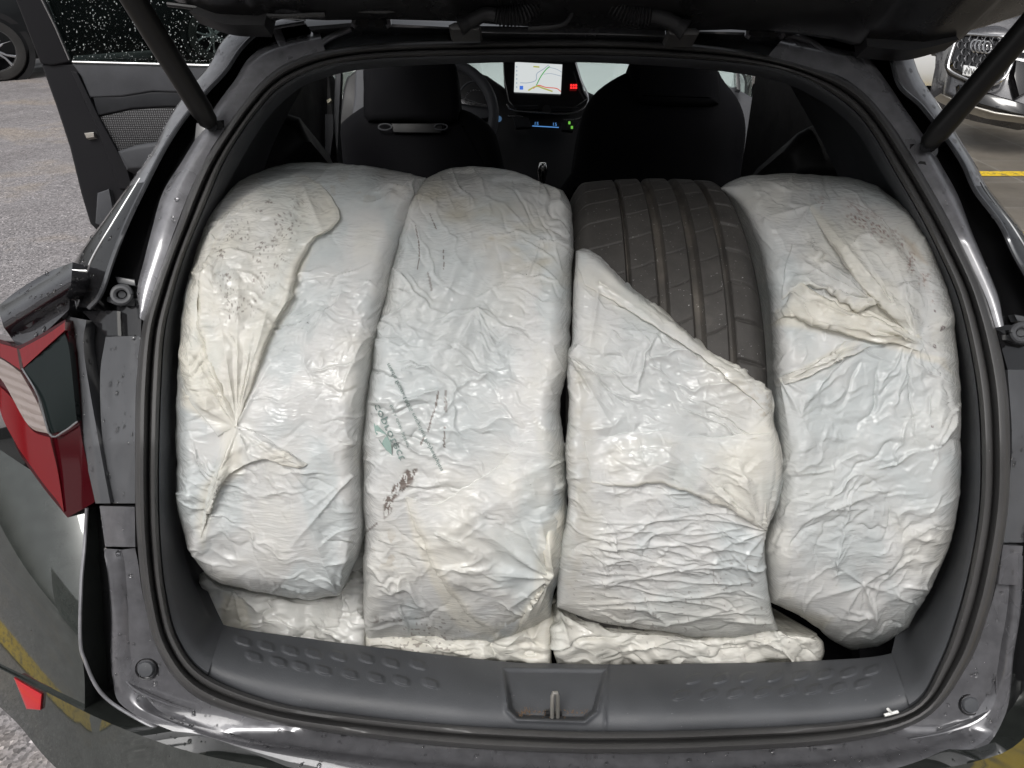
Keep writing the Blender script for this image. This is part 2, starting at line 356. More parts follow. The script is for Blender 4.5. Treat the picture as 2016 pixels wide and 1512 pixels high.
# ------------------------------------------------------------------ the hatchback
car = empty('car', (0.06, 2.0, 0), 'dark grey hatchback with its tailgate up and boot packed full of bagged tyres', 'car')
ST = [((1095,1306),(1088,1438),(1088,1482)),((1000,1303),(900,1428),(900,1472)),((800,1281),(700,1408),(700,1450)),((600,1256),(540,1382),(520,1420)),
((440,1230),(408,1330),(385,1372)),((400,1192),(350,1262),(315,1290)),((372,1120),(325,1170),(285,1190)),((354,1040),(314,1060),(270,1065)),((347,960),(311,960),(266,960)),
((347,870),(312,870),(266,870)),((349,760),(316,760),(268,760)),((353,660),(323,655),(278,655)),((365,580),(340,580),(298,580)),((388,500),(362,505),(325,505)),
((415,430),(388,440),(350,440)),((448,365),(414,378),(373,378)),((475,315),(438,322),(401,320)),((503,268),(470,268),(436,264)),((542,215),(505,220),(475,208)),
((590,174),(545,176),(518,158)),((640,153),(600,145),(565,124)),((705,138),(680,122),(640,99)),((800,130),(790,112),(770,84)),((950,124),(950,108),(950,78)),
((1100,122),(1100,107),(1100,75)),((1250,127),(1260,110),(1260,78)),((1400,138),(1410,119),(1410,91)),((1500,153),(1512,132),(1512,110)),((1570,174),(1587,155),(1612,138)),
((1640,215),(1662,200),(1680,165)),((1690,265),(1712,252),(1735,218)),((1732,332),(1762,337),(1790,298)),((1778,410),(1810,420),(1848,396)),((1820,490),(1848,495),(1892,478)),
((1853,580),(1885,580),(1935,570)),((1878,680),(1910,680),(1966,670)),((1891,780),(1926,780),(1984,770)),((1895,880),(1932,880),(1989,880)),((1892,980),(1930,990),(1986,990)),
((1875,1080),(1915,1095),(1970,1100)),((1840,1170),(1890,1200),(1945,1210)),((1803,1240),(1850,1310),(1905,1310)),((1755,1286),(1792,1393),(1820,1415)),
((1600,1301),(1650,1422),(1660,1462)),((1400,1306),(1400,1436),(1400,1480)),((1200,1308),(1220,1440),(1220,1484))]
SA = spl_idx([s[0] for s in ST], 6, True); SB = spl_idx([s[1] for s in ST], 6, True); SC = spl_idx([s[2] for s in ST], 6, True)
NS = len(SA)
# how far the trim dives in: deep along the sill, less on the sides and the top
dA = np.interp(SA[:, 1], [120, 300, 900, 1150, 1300], [.05, .06, .07, .085, .105])
# rubber seal: inner lip, groove, main bulb
prof = [(0, .004), (.04, -.004), (.16, -.010), (.30, -.011), (.38, -.006), (.41, .000), (.45, -.002), (.52, -.012), (.64, -.019), (.78, -.020), (.9, -.014), (.97, -.004), (1.0, .008)]
PC = [SB+(SC-SB)*t for t, h in prof]
loft('rubber_seal', [U(P[:, 0], P[:, 1], wb(P[:, 1])+h) for P, (t, h) in zip(PC, prof)], M['seal'], car, sharp=60)
# inner plastic trim, all but the sill
j0, j1 = 4*6, 42*6                                  # joints with the sill plate
tp = [0, .06, .2, .35, .5, .65, .8, .92, 1.0]
def ringT(t, sl):
    P = SB[sl]*(1-t)+SA[sl]*t; w = wb(P[:, 1]) + .002 + (dA[sl])*(1-math.cos(t*math.pi/2))**.9 if t else wb(P[:, 1])+.006
    return U(P[:, 0], P[:, 1], w)
sl = np.arange(j0, j1+1)
rings = [ringT(t, sl) for t in tp]
A1 = U(SA[sl][:, 0], SA[sl][:, 1], wb(SA[sl][:, 1])+.002+dA[sl]); cen = np.array([.06, 0, .95])
def inward(P, back, out): d = (P-cen)*np.array([1, 0, 1]); d /= np.linalg.norm(d, axis=1)[:, None]; return P+np.array([0, back, 0])+d*out
kf = sm(820, 1000, SA[sl][:, 1])[:, None]
rings += [inward(A1, .02, .004+.010*kf), inward(A1, .08, .015+.040*kf), inward(A1, .35, .02+.15*kf)]
tr = loft('boot_trim', rings, M['trim'], car, closed=False, sharp=50)
# sill plate with embossed pads and the latch pocket
sidx = np.r_[np.arange(j1, NS), np.arange(0, j0+1)]
SBs, SAs, dAs = SB[sidx], SA[sidx], dA[sidx]
Bx = spl(SBs, 420); Ax = spl(SAs, 420); dd = np.interp(np.linspace(0, 1, 420), np.linspace(0, 1, len(dAs)), dAs)
nv = 110; tv = np.linspace(0, 1, nv)[:, None]
GX = Bx[:, 0]*(1-tv)+Ax[:, 0]*tv; GY = Bx[:, 1]*(1-tv)+Ax[:, 1]*tv
bl = .012*(1-np.exp(-tv*5))
GW = wb(GY)+.006*(1-tv)+.002+dd*tv**1.35 - .012*np.sin(tv*math.pi)
pads = [(105,82),(167,96),(230,108),(292,116),(357,122),(430,128),(497,140),(568,145),(135,124),(200,138),(258,150),(318,160),(388,170),(458,180),(525,188),(602,195),
        (1298,183),(1370,182),(1440,178),(1512,177),(1582,173),(1645,171),(1708,166),(1770,160),(1265,226),(1338,225),(1410,220),(1480,218),(1548,214),(1615,210),(1680,206),(1745,195)]
for a, b in pads:
    px, py = 400+a/1.344, 1200+b/1.344; s = 1 if px < 1000 else -1
    dx = (GX-px) ; dy = (GY-py)-.28*s*dx
    r = ((np.abs(dx)/17)**3+(np.abs(dy)/9.5)**3)**(1/3)
    GW -= .0042*(1-sm(.6, 1.1, r))
pocket = [(992,1318),(1192,1320),(1172,1400),(1150,1418),(1020,1414),(1003,1398)]
dist, _, _ = segdist(GX, GY, pocket, True); ins = inpoly(GX, GY, pocket)
sd_ = np.where(ins, dist, -dist)
GW += .020*sm(-1, 7, sd_)*sm(1300, 1395, GY) - .0035*np.exp(-((sd_+4)/4.0)**2)
GW -= .0025*np.exp(-((GX-(1195+(GY-1310)*-.03))/3.0)**2)*(GY > 1300)
# raised wings either side of the pocket
wing = sm(60, 200, np.abs(GX-1090)); GW += .006*(1-wing)
V = U(GX, GY, GW); edge = inward(V[-1], .02, -.003)-np.array([0, 0, .004]); edge2 = V[-1]+np.array([0, .03, -.05]); edge3 = V[-1]+np.array([0, .05, -.16])
mk('sill_plate', np.concatenate([V.reshape(-1, 3), edge2, edge3]), gf(nv+2, 420), M['trim'], car, sharp=55)
# latch striker: a steel loop standing in the pocket
b = Bld(); wS = float(wb(1390))+.012
b.tube([U(1087, 1412, wS+.004), U(1087, 1390, wS-.002), U(1088, 1370, wS-.006), U(1090, 1364, wS-.007), U(1095, 1364, wS-.006), U(1098, 1371, wS-.003), U(1098, 1392, wS+.006), U(1098, 1412, wS+.014)], .0024, 10)
st = b.done('latch_striker', M['steel'], car)
b = Bld(); b.slab([(1072, 1401), (1106, 1402), (1106, 1410), (1072, 1409)], wS+.016, .006, .001); b.done('striker_slot', M['black_gloss'], st)
# dirt in the pocket
b = Bld()
for k in range(170):
    x = (rng.uniform(1012, 1165) if k % 3 else 1025+abs(rng.normal(0, 12))); y = 1403+rng.normal(0, 5); p = U(x, y, float(wb(y))+.027-.004*rng.random()); s = rng.uniform(.0003, .0009)
    b.box(p, (s, s, s), Matrix.Rotation(rng.uniform(0, 3), 4, 'Z'))
M['grit'] = mat('grit', (.16, .10, .055), .9); tag(b.done('grit', M['grit'], car, smooth=False), kind='stuff')
# white clip lying on the seal
b = Bld(); wc = float(wb(1400))-.006
b.tube([U(1741, 1408, wc), U(1768, 1401, wc)], .0017, 8); b.tube([U(1755, 1404, wc), U(1748, 1396, wc-.004)], .0016, 8)
o = b.done('plastic_clip', M['white_plastic']); tag(o, 'tiny white plastic clip lying on the boot sill near its right corner', 'clip')

# painted frame beside the opening, one section per station
PR = [0, .006, .034, .036, -.006, .014]
Lst = [[(640,99),(630,62),(620,52),(610,48),(600,44),(534,38)],
[(565,124),(540,84),(532,74),(526,66),(520,60),(480,52)],
[(518,158),(492,112),(488,104),(482,96),(478,92),(440,82)],
[(486,195),(462,158),(456,153),(448,148),(443,142),(412,132)],
[(452,240),(428,204),(421,200),(410,192),(404,184),(371,180)],
[(418,290),(392,262),(383,258),(368,250),(358,240),(331,240)],
[(395,333),(358,318),(348,316),(331,304),(322,296),(300,302)],
[(373,378),(321,378),(310,380),(294,376),(284,370),(247,378)],
[(347,445),(301,445),(293,446),(263,442),(252,436),(203,440)],
[(323,511),(284,511),(276,513),(236,511),(224,506),(150,515)],
[(300,575),(270,572),(264,576),(216,585),(200,576),(131,580)],
[(284,632),(277,622),(268,630),(228,628),(176,606),(134,604)]]
Rst = [[(1512,110),(1545,72),(1555,62),(1565,58),(1580,54),(1690,68)],
[(1612,138),(1650,96),(1660,90),(1668,86),(1676,80),(1752,88)],
[(1664,155),(1704,110),(1712,106),(1722,104),(1744,100),(1786,91)],
[(1713,195),(1744,158),(1752,154),(1763,162),(1770,168),(1812,154)],
[(1756,246),(1783,216),(1792,214),(1804,212),(1812,208),(1848,208)],
[(1790,298),(1822,272),(1832,270),(1845,264),(1853,260),(1884,268)],
[(1826,358),(1856,330),(1868,326),(1886,322),(1894,320),(1918,322)],
[(1853,405),(1886,385),(1898,382),(1908,380),(1920,376),(1950,378)],
[(1885,465),(1914,458),(1926,454),(1956,446),(1968,440),(2000,440)],
[(1913,522),(1940,518),(1950,516),(1985,508),(1998,502),(2045,500)],
[(1943,590),(1966,584),(1976,584),(2020,575),(2035,570),(2100,570)],
[(1960,645),(1976,640),(1986,640),(2040,640),(2055,636),(2120,636)]]
def frame(stations, side):
    n = 6; cur = [spl_idx([s[k] for s in stations], n) for k in range(6)]
    W = [wl(c[:, 0], c[:, 1])+PR[k] for k, c in enumerate(cur)]
    P = [U(c[:, 0], c[:, 1], w) for c, w in zip(cur, W)]
    def between(a, b, k=5, bulge=0):
        out = []
        for t in np.linspace(0, 1, k):
            q = P[a]*(1-t)+P[b]*t; F_ = np.array([0, cp, -sp]); out.append(q-F_*bulge*math.sin(t*math.pi))
        return out
    loft('side_strip', between(0, 1, 7, .006), M['paint_skylit'], car, closed=False)
    g = between(1, 2, 3)+between(2, 3, 3)[1:]+between(3, 4, 3)[1:]
    loft('rain_gutter', g, M['black_gloss'], car, closed=False, sharp=70)
    k0 = 7*n if side < 0 else 7*n                    # light flange above, dark glossy finisher below
    fl = between(4, 5, 6, .003); F_ = np.array([side*.02, .06, -.02]); F2 = np.array([side*.02, .5, -.05])
    edge = [P[5]+np.array([side*.004, .008, 0]), P[5]+F_, P[5]+F2]
    up = [q[:k0] for q in fl+edge]; dn = [q[k0-1:] for q in fl+edge]
    loft('roof_flange', up, M['paint_skylit'], car, closed=False)
    loft('pillar_finisher', dn, M['black_gloss'], car, closed=False)
    # bright finisher strip
    c = (P[4]*.45+P[5]*.55)[k0-2:]-np.array([0, .004, 0]); Bld().tube(c, .0013, 8).done('chrome_strip', M['chrome'], car)
    # ridge bead along the gutter
    Bld().tube(P[4]+np.array([0, -.0005, 0]), .0028, 8).done('gutter_bead', M['paint'], car)
    return P
PL = frame(Lst, -1); PRt = frame(Rst, 1)
# roof rear edge between the two corners
top_lo = spl_idx([s[2] for s in ST[21:28]], 10); n = len(top_lo)
top_hi = lin([(600, 44), (700, 36), (900, 50), (1110, 56), (1300, 56), (1480, 58), (1580, 54)], n); 
def wr(y): return wb(y)
rows = []
for t, dz in ((0, .006), (.15, .014), (.4, .016), (.62, .004), (.72, -.004), (.85, -.006), (1, 0)):
    q = top_lo*(1-t)+top_hi*t; rows.append(U(q[:, 0], q[:, 1], wb(q[:, 1])+dz))
rows.append(rows[-1]+np.array([0, .02, .006])); rows.append(rows[-1]+np.array([0, .3, .012])); rows.append(rows[-1]+np.array([0, 1.0, .02])); rows.append(rows[-1]+np.array([0, 1.2, -.14]))
loft('roof', rows, M['paint'], car, closed=False)
# painted gusset shapes at both roof corners
for pts, r in (([(545,60),(560,95),(575,118)], .006), ([(600,118),(640,80),(690,56)], .006), ([(1712,150),(1702,110),(1702,78)], .006), ([(1640,120),(1600,84),(1545,66)], .006)):
    q = spl(pts, 12); Bld().tube(U(q[:, 0], q[:, 1], wb(q[:, 1])+.002), r, 10, flat=.6).done('body_crease', M['paint_skylit'], car)

# hatch-side body below the gutter: black post, wet strip, corner ledge  (left and right)
def patch(name, T, B, L, Rr, nu, nv_, wf, m, parent=car, back=.03, **k):
    g = coons(lin(T, nu) if len(T) < 3 else spl(T, nu), lin(B, nu) if len(B) < 3 else spl(B, nu), lin(L, nv_) if len(L) < 3 else spl(L, nv_), lin(Rr, nv_) if len(Rr) < 3 else spl(Rr, nv_))
    W = wf(g[..., 0], g[..., 1]) if callable(wf) else np.full(g.shape[:2], wf)
    V = U(g[..., 0], g[..., 1], W).reshape(-1, 3); F = gf(nv_, nu); n0 = len(V)
    idx = [i for i in range(nu)]+[r*nu+nu-1 for r in range(1, nv_)]+[(nv_-1)*nu+i for i in range(nu-2, -1, -1)]+[r*nu for r in range(nv_-2, 0, -1)]
    F_ = np.array([0, cp, -sp])*back; Vb = V[idx]+F_; m_ = len(idx)
    F += [(idx[i], idx[(i+1) % m_], n0+(i+1) % m_, n0+i) for i in range(m_)]
    return mk(name, np.concatenate([V, Vb]), F, m, parent, **k)
def ripple(a, s, seed): return lambda x, y: a*fbm(x/s, y/s, seed, 3)
# cavity with its latch loop, closed below by a slanted wall
patch('gutter_end', [(160, 612), (230, 612)], [(210, 661), (232, 661)], [(160, 612), (210, 661)], [(230, 612), (232, 661)], 4, 6, lambda x, y: wl(x, y)+.012, M['black_gloss'])
patch('gutter_end', [(230, 600), (279, 605)], [(232, 661), (277, 661)], [(230, 600), (232, 661)], [(279, 605), (277, 661)], 4, 6, lambda x, y: wl(x, y)+.022, M['black_gloss'])
def loop_hook(cx, cy, w, s):
    b = Bld(); th = np.linspace(0, 2*math.pi, 24); q = np.stack([cx+17*s*np.cos(th), cy+15*np.sin(th)], -1)
    b.tube(U(q[:, 0], q[:, 1], w), .0035, 8, cap=False); b.slab([(cx-14, cy-36), (cx+26, cy-30), (cx+28, cy-16), (cx-8, cy-22)], w+.006, .01, .002)
    b.slab([(cx-30, cy+4), (cx-14, cy+2), (cx+28, cy+8), (cx+26, cy+24), (cx-8, cy+22), (cx-30, cy+14)], w+.008, .01, .002); b.tube([U(cx, cy, w+.004), U(cx, cy, w+.02)], .004, 10)
    b.done('side_clip', M['panel'], car)
loop_hook(240, 580, float(wl(240, 580))+.010, 1); loop_hook(2010, 655, float(wl(2010, 655))+.010, -1)
# left post
patch('light_post', [(128, 622), (170, 630)], [(188, 991), (217, 991)], [(128, 622), (138, 691), (157, 845), (188, 991)], [(170, 630), (165, 690), (190, 845), (217, 991)], 10, 40,
      lambda x, y: wl(x, y)-.010+.006*np.abs(x-(150+(y-622)*.13))/20, M['panel'], back=.05)
patch('wet_side_panel', [(208, 663), (278, 661)], [(222, 991), (266, 991)], [(208, 663), (197, 745), (203, 882), (222, 991)], [(278, 661), (268, 760), (266, 870), (266, 991)], 14, 50,
      lambda x, y: wl(x, y)+.004+.0015*fbm(x/30, y/60, 3, 3), M['panel'], back=.03)
patch('groove_panel', [(164, 628), (212, 655)], [(205, 991), (228, 991)], [(164, 628), (160, 700), (188, 845), (205, 991)], [(212, 655), (204, 745), (208, 882), (228, 991)], 6, 30,
      lambda x, y: wl(x, y)+.024, M['black_gloss'], back=.01)
patch('seam_cover', [(196, 996), (265, 998)], [(207, 1076), (266, 1077)], [(196, 996), (207, 1076)], [(265, 998), (266, 1077)], 8, 10, lambda x, y: wl(x, y)+.002, M['paint_ledge'], back=.012)
# corner ledge under the seal (painted), left corner to right corner
inn = np.concatenate([SC[7*6:0:-1][:0], SC[::1]]) if 0 else None
Lin = [(266,1079),(272,1110),(285,1190),(315,1290),(385,1372),(520,1420),(700,1450),(900,1472),(1088,1482),(1220,1484),(1400,1480),(1660,1462),(1820,1415),(1905,1310),(1945,1210),(1964,1140),(1970,1090)]
Lmid= [(240,1082),(246,1115),(252,1190),(262,1310),(318,1402),(480,1450),(690,1482),(890,1502),(1088,1512),(1220,1514),(1400,1510),(1670,1492),(1862,1448),(1948,1362),(1972,1262),(1985,1180),(1990,1092)]
Lout= [(206,1080),(213,1120),(219,1200),(222,1320),(258,1388),(450,1462),(670,1505),(890,1532),(1088,1542),(1220,1544),(1400,1540),(1680,1522),(1900,1480),(1976,1400),(1996,1270),(2010,1180),(2014,1094)]
ki = 12; a, m_, c = spl_idx(Lin, ki), spl_idx(Lmid, ki), spl_idx(Lout, ki)
rows = []
for t in np.linspace(0, 1, 5): q = a*(1-t)+m_*t; rows.append(U(q[:, 0], q[:, 1], wl(q[:, 0], q[:, 1])+.012-.006*t))
for t in np.linspace(0, 1, 7)[1:]: q = m_*(1-t)+c*t; rows.append(U(q[:, 0], q[:, 1], wl(q[:, 0], q[:, 1])+.006-.012*math.sin(t*math.pi*.5)))
rows.append(rows[-1]+np.array([0, -.004, -.006])); rows.append(rows[-1]+np.array([0, .003, -.012])); rows.append(rows[-1]+np.array([0, .03, -.05]))
loft('rear_ledge', rows, M['paint_ledge'], car, closed=False)
# pressed step in each corner of the ledge
for pts in ([(238,1255),(239,1310),(262,1352),(330,1385),(380,1400)], [(1962,1330),(1958,1380),(1925,1415),(1860,1440),(1790,1455)]):
    q = spl(pts, 20); Bld().tube(U(q[:, 0], q[:, 1], wl(q[:, 0], q[:, 1])+.001), np.r_[np.linspace(.001, .004, 10), np.linspace(.004, .001, 10)], 8, flat=.5).done('ledge_crease', M['paint_ledge'], car)
# rubber bump stops
def bump_stop(x, y):
    w = float(wl(x, y))+.008; c0 = U(x, y, w); ax = Vector((0, -cp, sp)); q = Matrix.Translation(Vector(c0)) @ Vector((1, 0, 0)).rotation_difference(ax).to_matrix().to_4x4()
    b = Bld(); b.add(*lathe([(.0125, -.01), (.0125, .000), (.0118, .0012), (.0105, .001), (.0102, -.002), (.009, -.003)], 32, q)); b.done('bump_stop_cup', M['black_gloss'], car)
    b = Bld(); b.add(*lathe([(.0090, -.01), (.0090, .0012), (.0078, .0028), (.004, .0034), (.0001, .0035)], 32, q)); b.done('bump_stop', M['trim'], car)
bump_stop(288, 1317); bump_stop(1910, 1387)
# right-hand panels (mostly past the frame edge)
patch('wet_side_panel', [(1984, 728), (2070, 728)], [(1976, 1068), (2060, 1068)], [(1984, 728), (1992, 880), (1976, 1068)], [(2070, 728), (2072, 900), (2060, 1068)], 12, 40, lambda x, y: wl(x, y)+.006+.0015*fbm(x/30, y/60, 4, 3), M['panel'])
patch('seam_cover', [(1975, 1073), (2014, 1075)], [(1965, 1150), (2006, 1152)], [(1975, 1073), (1965, 1150)], [(2014, 1075), (2006, 1152)], 8, 10, lambda x, y: wl(x, y)-.004, M['paint_ledge'], back=.012)
patch('gutter_end', [(1962, 650), (2120, 650)], [(1984, 728), (2110, 728)], [(1962, 650), (1984, 728)], [(2120, 650), (2110, 728)], 6, 6, lambda x, y: wl(x, y)+.03, M['black_gloss'])
# dark channel outside the ledge and the bumper / fender skin
CH = [(171,1000),(166,1080),(160,1149),(158,1257),(167,1300),(200,1365),(267,1413),(375,1466),(520,1500),(800,1545)]
CI = [(206,1000),(208,1080),(219,1174),(221,1299),(230,1349),(275,1397),(380,1442),(520,1480),(670,1508),(820,1528)]
a, c = spl_idx(CI, 10), spl_idx(CH, 10)
rows = []
for t, d in ((0, .004), (.08, .03), (.5, .036), (.9, .03), (1, -.002)):
    q = a*(1-t)+c*t; rows.append(U(q[:, 0], q[:, 1], wl(q[:, 0], q[:, 1])+d))
loft('drain_channel', rows, M['black_gloss'], car, closed=False, sharp=70)
CH2 = [(2090,1000),(2075,1100),(2062,1200),(2045,1290),(2025,1385),(1985,1450),(1910,1500),(1700,1545)]
CI2 = [(2020,1000),(2013,1120),(2006,1180),(1996,1270),(1984,1378),(1964,1428),(1900,1472),(1680,1516)]
a, c = spl_idx(CI2, 10), spl_idx(CH2, 10); rows = []
for t, d in ((0, .004), (.1, .02), (.5, .026), (.9, .02), (1, .0)):
    q = a*(1-t)+c*t; rows.append(U(q[:, 0], q[:, 1], wl(q[:, 0], q[:, 1])+d))
loft('drain_channel', rows, M['black_gloss'], car, closed=False, sharp=70)
def wfend(x, y):                                     # haunch of the rear quarter with its character line, falling away to the left
    x = np.asarray(x, float); y = np.asarray(y, float)
    e = np.clip((190-x)/300, 0, 3); d = np.clip(y-(1105+.90*np.minimum(x, 170)), -400, 480)*.00055
    return .826+.10*e**2 + (.055*d+.105*np.sqrt(d*d+.016**2)-.0015+np.where(d < 0, .75, .45)*d*d)
def wbump(x, y):
    x = np.asarray(x, float); k = sm(150, 420, x); return (wfend(x, y)-.008)*(1-k)+(.795+.10*(np.asarray(y, float)-1480)*.00055*8*.3)*k
patch('rear_quarter', [(-260, 800), (-100, 830), (60, 925), (171, 1002)], [(-260, 1180), (-60, 1280), (80, 1352), (167, 1398)], [(-260, 800), (-260, 1180)],
      [(171, 1002), (166, 1080), (160, 1149), (158, 1257), (166, 1330), (167, 1398)], 50, 40, lambda x, y: wfend(x, y)-.002, M['paint_green'], back=.2)
patch('bumper', [(-260, 1186), (-60, 1286), (80, 1357), (217, 1424), (375, 1480), (560, 1518)], [(-150, 1250), (-60, 1340), (30, 1420), (120, 1520), (300, 1640), (560, 1700)], [(-260, 1186), (-150, 1250)], [(560, 1518), (560, 1700)],
      60, 20, wbump, M['paint_green'], back=.3)
patch('bumper', [(560, 1518), (800, 1548), (1090, 1560), (1500, 1556), (1900, 1504), (2030, 1440), (2120, 1300)], [(560, 1700), (800, 1700), (1500, 1700), (1900, 1690), (2300, 1560)], [(560, 1518), (560, 1700)], [(2120, 1300), (2300, 1560)],
      60, 12, lambda x, y: np.interp(x, [500, 700, 1900, 2150, 2400], [.795, .79, .79, .86, 1.1])+(np.asarray(y, float)-1480)*.00055*.30, M['paint_green'], back=.3)
b = Bld(); q = spl(CH[:8], 60); b.tube(U(q[:, 0], q[:, 1], np.minimum(wl(q[:, 0], q[:, 1]), wfend(q[:, 0], q[:, 1]))-.003), .0019, 8); b.done('edge_highlight', M['paint_skylit'], car)  # thin pale bead stands in for the highlight along the quarter's edge
Bld().slab([(27, 1334), (83, 1366), (80, 1398), (52, 1396)], lambda x, y: wbump(x, y)-.006, .02, .003).done('rear_reflector', M['reflector'], car)
# tail light
def wt(x, y): return np.interp(x, [-200, 0, 160, 200], [1.0, .862, .818, .813])+.012
def wtc(x, y): return wt(x, y)-.012*np.sin(np.clip((np.asarray(y, float)-630)/390, 0, 1)*math.pi)
tl = patch('tail_light', [(-150, 640), (0, 668), (37, 680), (129, 629)], [(133, 1019), (160, 1004), (187, 988)], [(-150, 640), (-120, 720), (0, 798), (33, 882), (83, 957), (133, 1019)], [(129, 629), (139, 691), (158, 845), (176, 930), (187, 988)], 40, 60, lambda x, y: wtc(x, y)+.004, M['red_dark'], car, back=.1)
patch('smoked_lens', [(46, 727), (90, 688), (127, 655)], [(99, 854), (125, 846), (151, 828)], [(46, 727), (75, 780), (99, 854)], [(127, 655), (137, 695), (151, 828)], 24, 30, lambda x, y: wtc(x, y)-.002+.003*np.sin(np.clip((x-50)/100, 0, 1)*3.1), M['smoke'], tl, back=.01)
patch('ribbed_lens', [(-60, 688), (0, 706), (40, 733)], [(-50, 716), (0, 746), (62, 840), (94, 850)][:1]+[(0, 744), (55, 836), (96, 854)], [(-60, 688), (-50, 716)], [(40, 733), (72, 790), (96, 854)], 30, 20, lambda x, y: wtc(x, y)-.001+.0012*np.sin((y-x*.4)/2.6), M['clearlens'], tl, back=.01)
patch('red_lens', [(-10, 752), (30, 792), (62, 846), (98, 862)], [(36, 882), (84, 950), (112, 985), (126, 1008)], [(-10, 752), (4, 820), (36, 882)], [(98, 862), (114, 930), (126, 1008)], 30, 30, lambda x, y: wtc(x, y)-.002+.004*np.abs(np.sin((x-y*.55)/40.)), M['red'], tl, back=.01)
patch('red_lens', [(38, 688), (90, 660), (128, 634)], [(46, 724), (90, 684), (128, 650)], [(38, 688), (46, 724)], [(128, 634), (128, 650)], 24, 8, lambda x, y: wtc(x, y)-.003+.0006*np.sin(x/2.5), M['red'], tl, back=.01)
patch('red_lens', [(-30, 668), (0, 676), (33, 686)], [(-30, 690), (0, 702), (40, 728)], [(-30, 668), (-30, 690)], [(33, 686), (40, 728)], 20, 8, lambda x, y: wtc(x, y)-.003, M['red'], tl, back=.01)
q = spl([(44, 726), (75, 780), (99, 856), (126, 849), (152, 830)], 30); Bld().tube(U(q[:, 0], q[:, 1], wtc(q[:, 0], q[:, 1])-.003), .0011, 6).done('lens_edge', M['alloy'], tl)
# glossy fin above the tail light
g = patch('light_fin', [(-6, 604), (37, 570), (90, 538), (143, 516)], [(8, 646), (42, 682), (90, 652), (136, 609)], [(-6, 604), (8, 646)], [(143, 516), (136, 609)], 30, 16,
      lambda x, y: np.interp(x, [0, 140], [.872, .838])-.030*np.sin(np.clip((y-(600-x*.62))/75, 0, 1)*3.14159)+.012, M['paint_fin'], back=.09)
# small red and white sticker on the pillar
Bld().slab([(138, 556), (148, 545), (150, 560), (137, 572)], lambda x, y: wl(x, y)-.002, .001).done('sticker', M['reflector'], car)
# gas struts
def strut(p, q, wp, wq, side):
    a = U(*p, wp); b_ = U(*q, wq); s = Bld(); t = np.linspace(0, 1, 30)[:, None]; s.tube(a*(1-t)+b_*t, np.where(t[:, 0] < .03, .007, np.where(t[:, 0] < .08, .0108, .0125)), 20)
    o = s.done('gas_strut', M['strut'], car)
    s = Bld(); x, y = p; s.slab([(x-30*1, y-6), (x+24, y-12), (x+26, y+10), (x+4, y+48), (x-22, y+44), (x-34, y+30)], wp+.012, .004, .001)
    s.tube([U(x, y, wp-.006), U(x, y, wp+.02)], .006, 12); s.done('strut_bracket', M['black_gloss'], o)
    s = Bld()
    for dx, dy in ((14, -2), (-8, 36)): s.tube([U(x+dx, y+dy, wp+.004), U(x+dx, y+dy, wp+.016)], .0055, 6)
    s.done('bolt', M['strut'], o)
strut((416, 248), (205, -95), float(wl(416, 248))-.014, .74, -1)
strut((1822, 290), (2085, -20), float(wl(1822, 290))-.014, .77, 1)

# ------------------------------------------------------------------ tailgate, open above
tgp = [(250,-60),(330,-8),(372,18),(440,44),(520,48),(560,36),(640,40),(760,38),(900,42),(1000,50),(1110,56),(1220,56),(1340,62),(1440,58),(1560,66),(1640,78),(1690,92),(1708,92),(1800,98),(1880,84),(1896,64),(1940,52),(2016,28),(2080,0),(2150,-60)]
q = lin(tgp, 160); e = U(q[:, 0], q[:, 1], .905+.0*q[:, 0]); Dd = np.array([0, -.62, .40]); Dd = Dd/np.linalg.norm(Dd)
rows = [e+np.array([0, .05, .02]), e+np.array([0, .012, .0]), e, e-np.array([0, .012, -.004])]
for s in (.05, .12, .3, .6, .85): rows.append(e*np.array([1, 0, 0])+np.array([0, 1, 0])*(.83+.0*e[:, :1])*0+ (e-np.array([0, .012, -.004]))*np.array([0, 1, 1])+Dd*s + np.array([0, 0, .015*math.sin(s*9)]))
tail = loft('tailgate', rows, M['tailgate'], car, closed=False)
rows2 = [r+np.array([0, .03, .05]) for r in rows]; loft('tailgate_outer_skin', rows2, M['paint'], tail, closed=False)
for pts, r, m_ in (([(545, 6), (640, 14), (760, 22), (850, 6), (1000, 16), (1110, 22), (1300, 24), (1400, 20), (1470, 8)], .003, 'tailgate'), ([(330, 8), (520, 30), (640, 28)], .003, 'tailgate'), ([(1540, 8), (1640, 30), (1760, 24), (1900, 14), (2030, -10)], .004, 'tailgate')):
    q = spl(pts, 40); Bld().tube(U(q[:, 0], q[:, 1], .885), r, 8).done('pressed_rib', M[m_], tail)
patch('tailgate_arm', [(1700, 36), (1790, 30), (1860, 40)], [(1708, 92), (1800, 98), (1888, 78)], [(1700, 36), (1708, 92)], [(1860, 40), (1888, 78)], 20, 8, lambda x, y: .882+.0*x, M['darkplastic'], tail, back=.03)
patch('tailgate_arm', [(400, 6), (450, 0), (530, 4)], [(372, 22), (440, 46), (520, 50)], [(400, 6), (372, 22)], [(530, 4), (520, 50)], 20, 8, lambda x, y: .882+.0*x, M['darkplastic'], tail, back=.03)
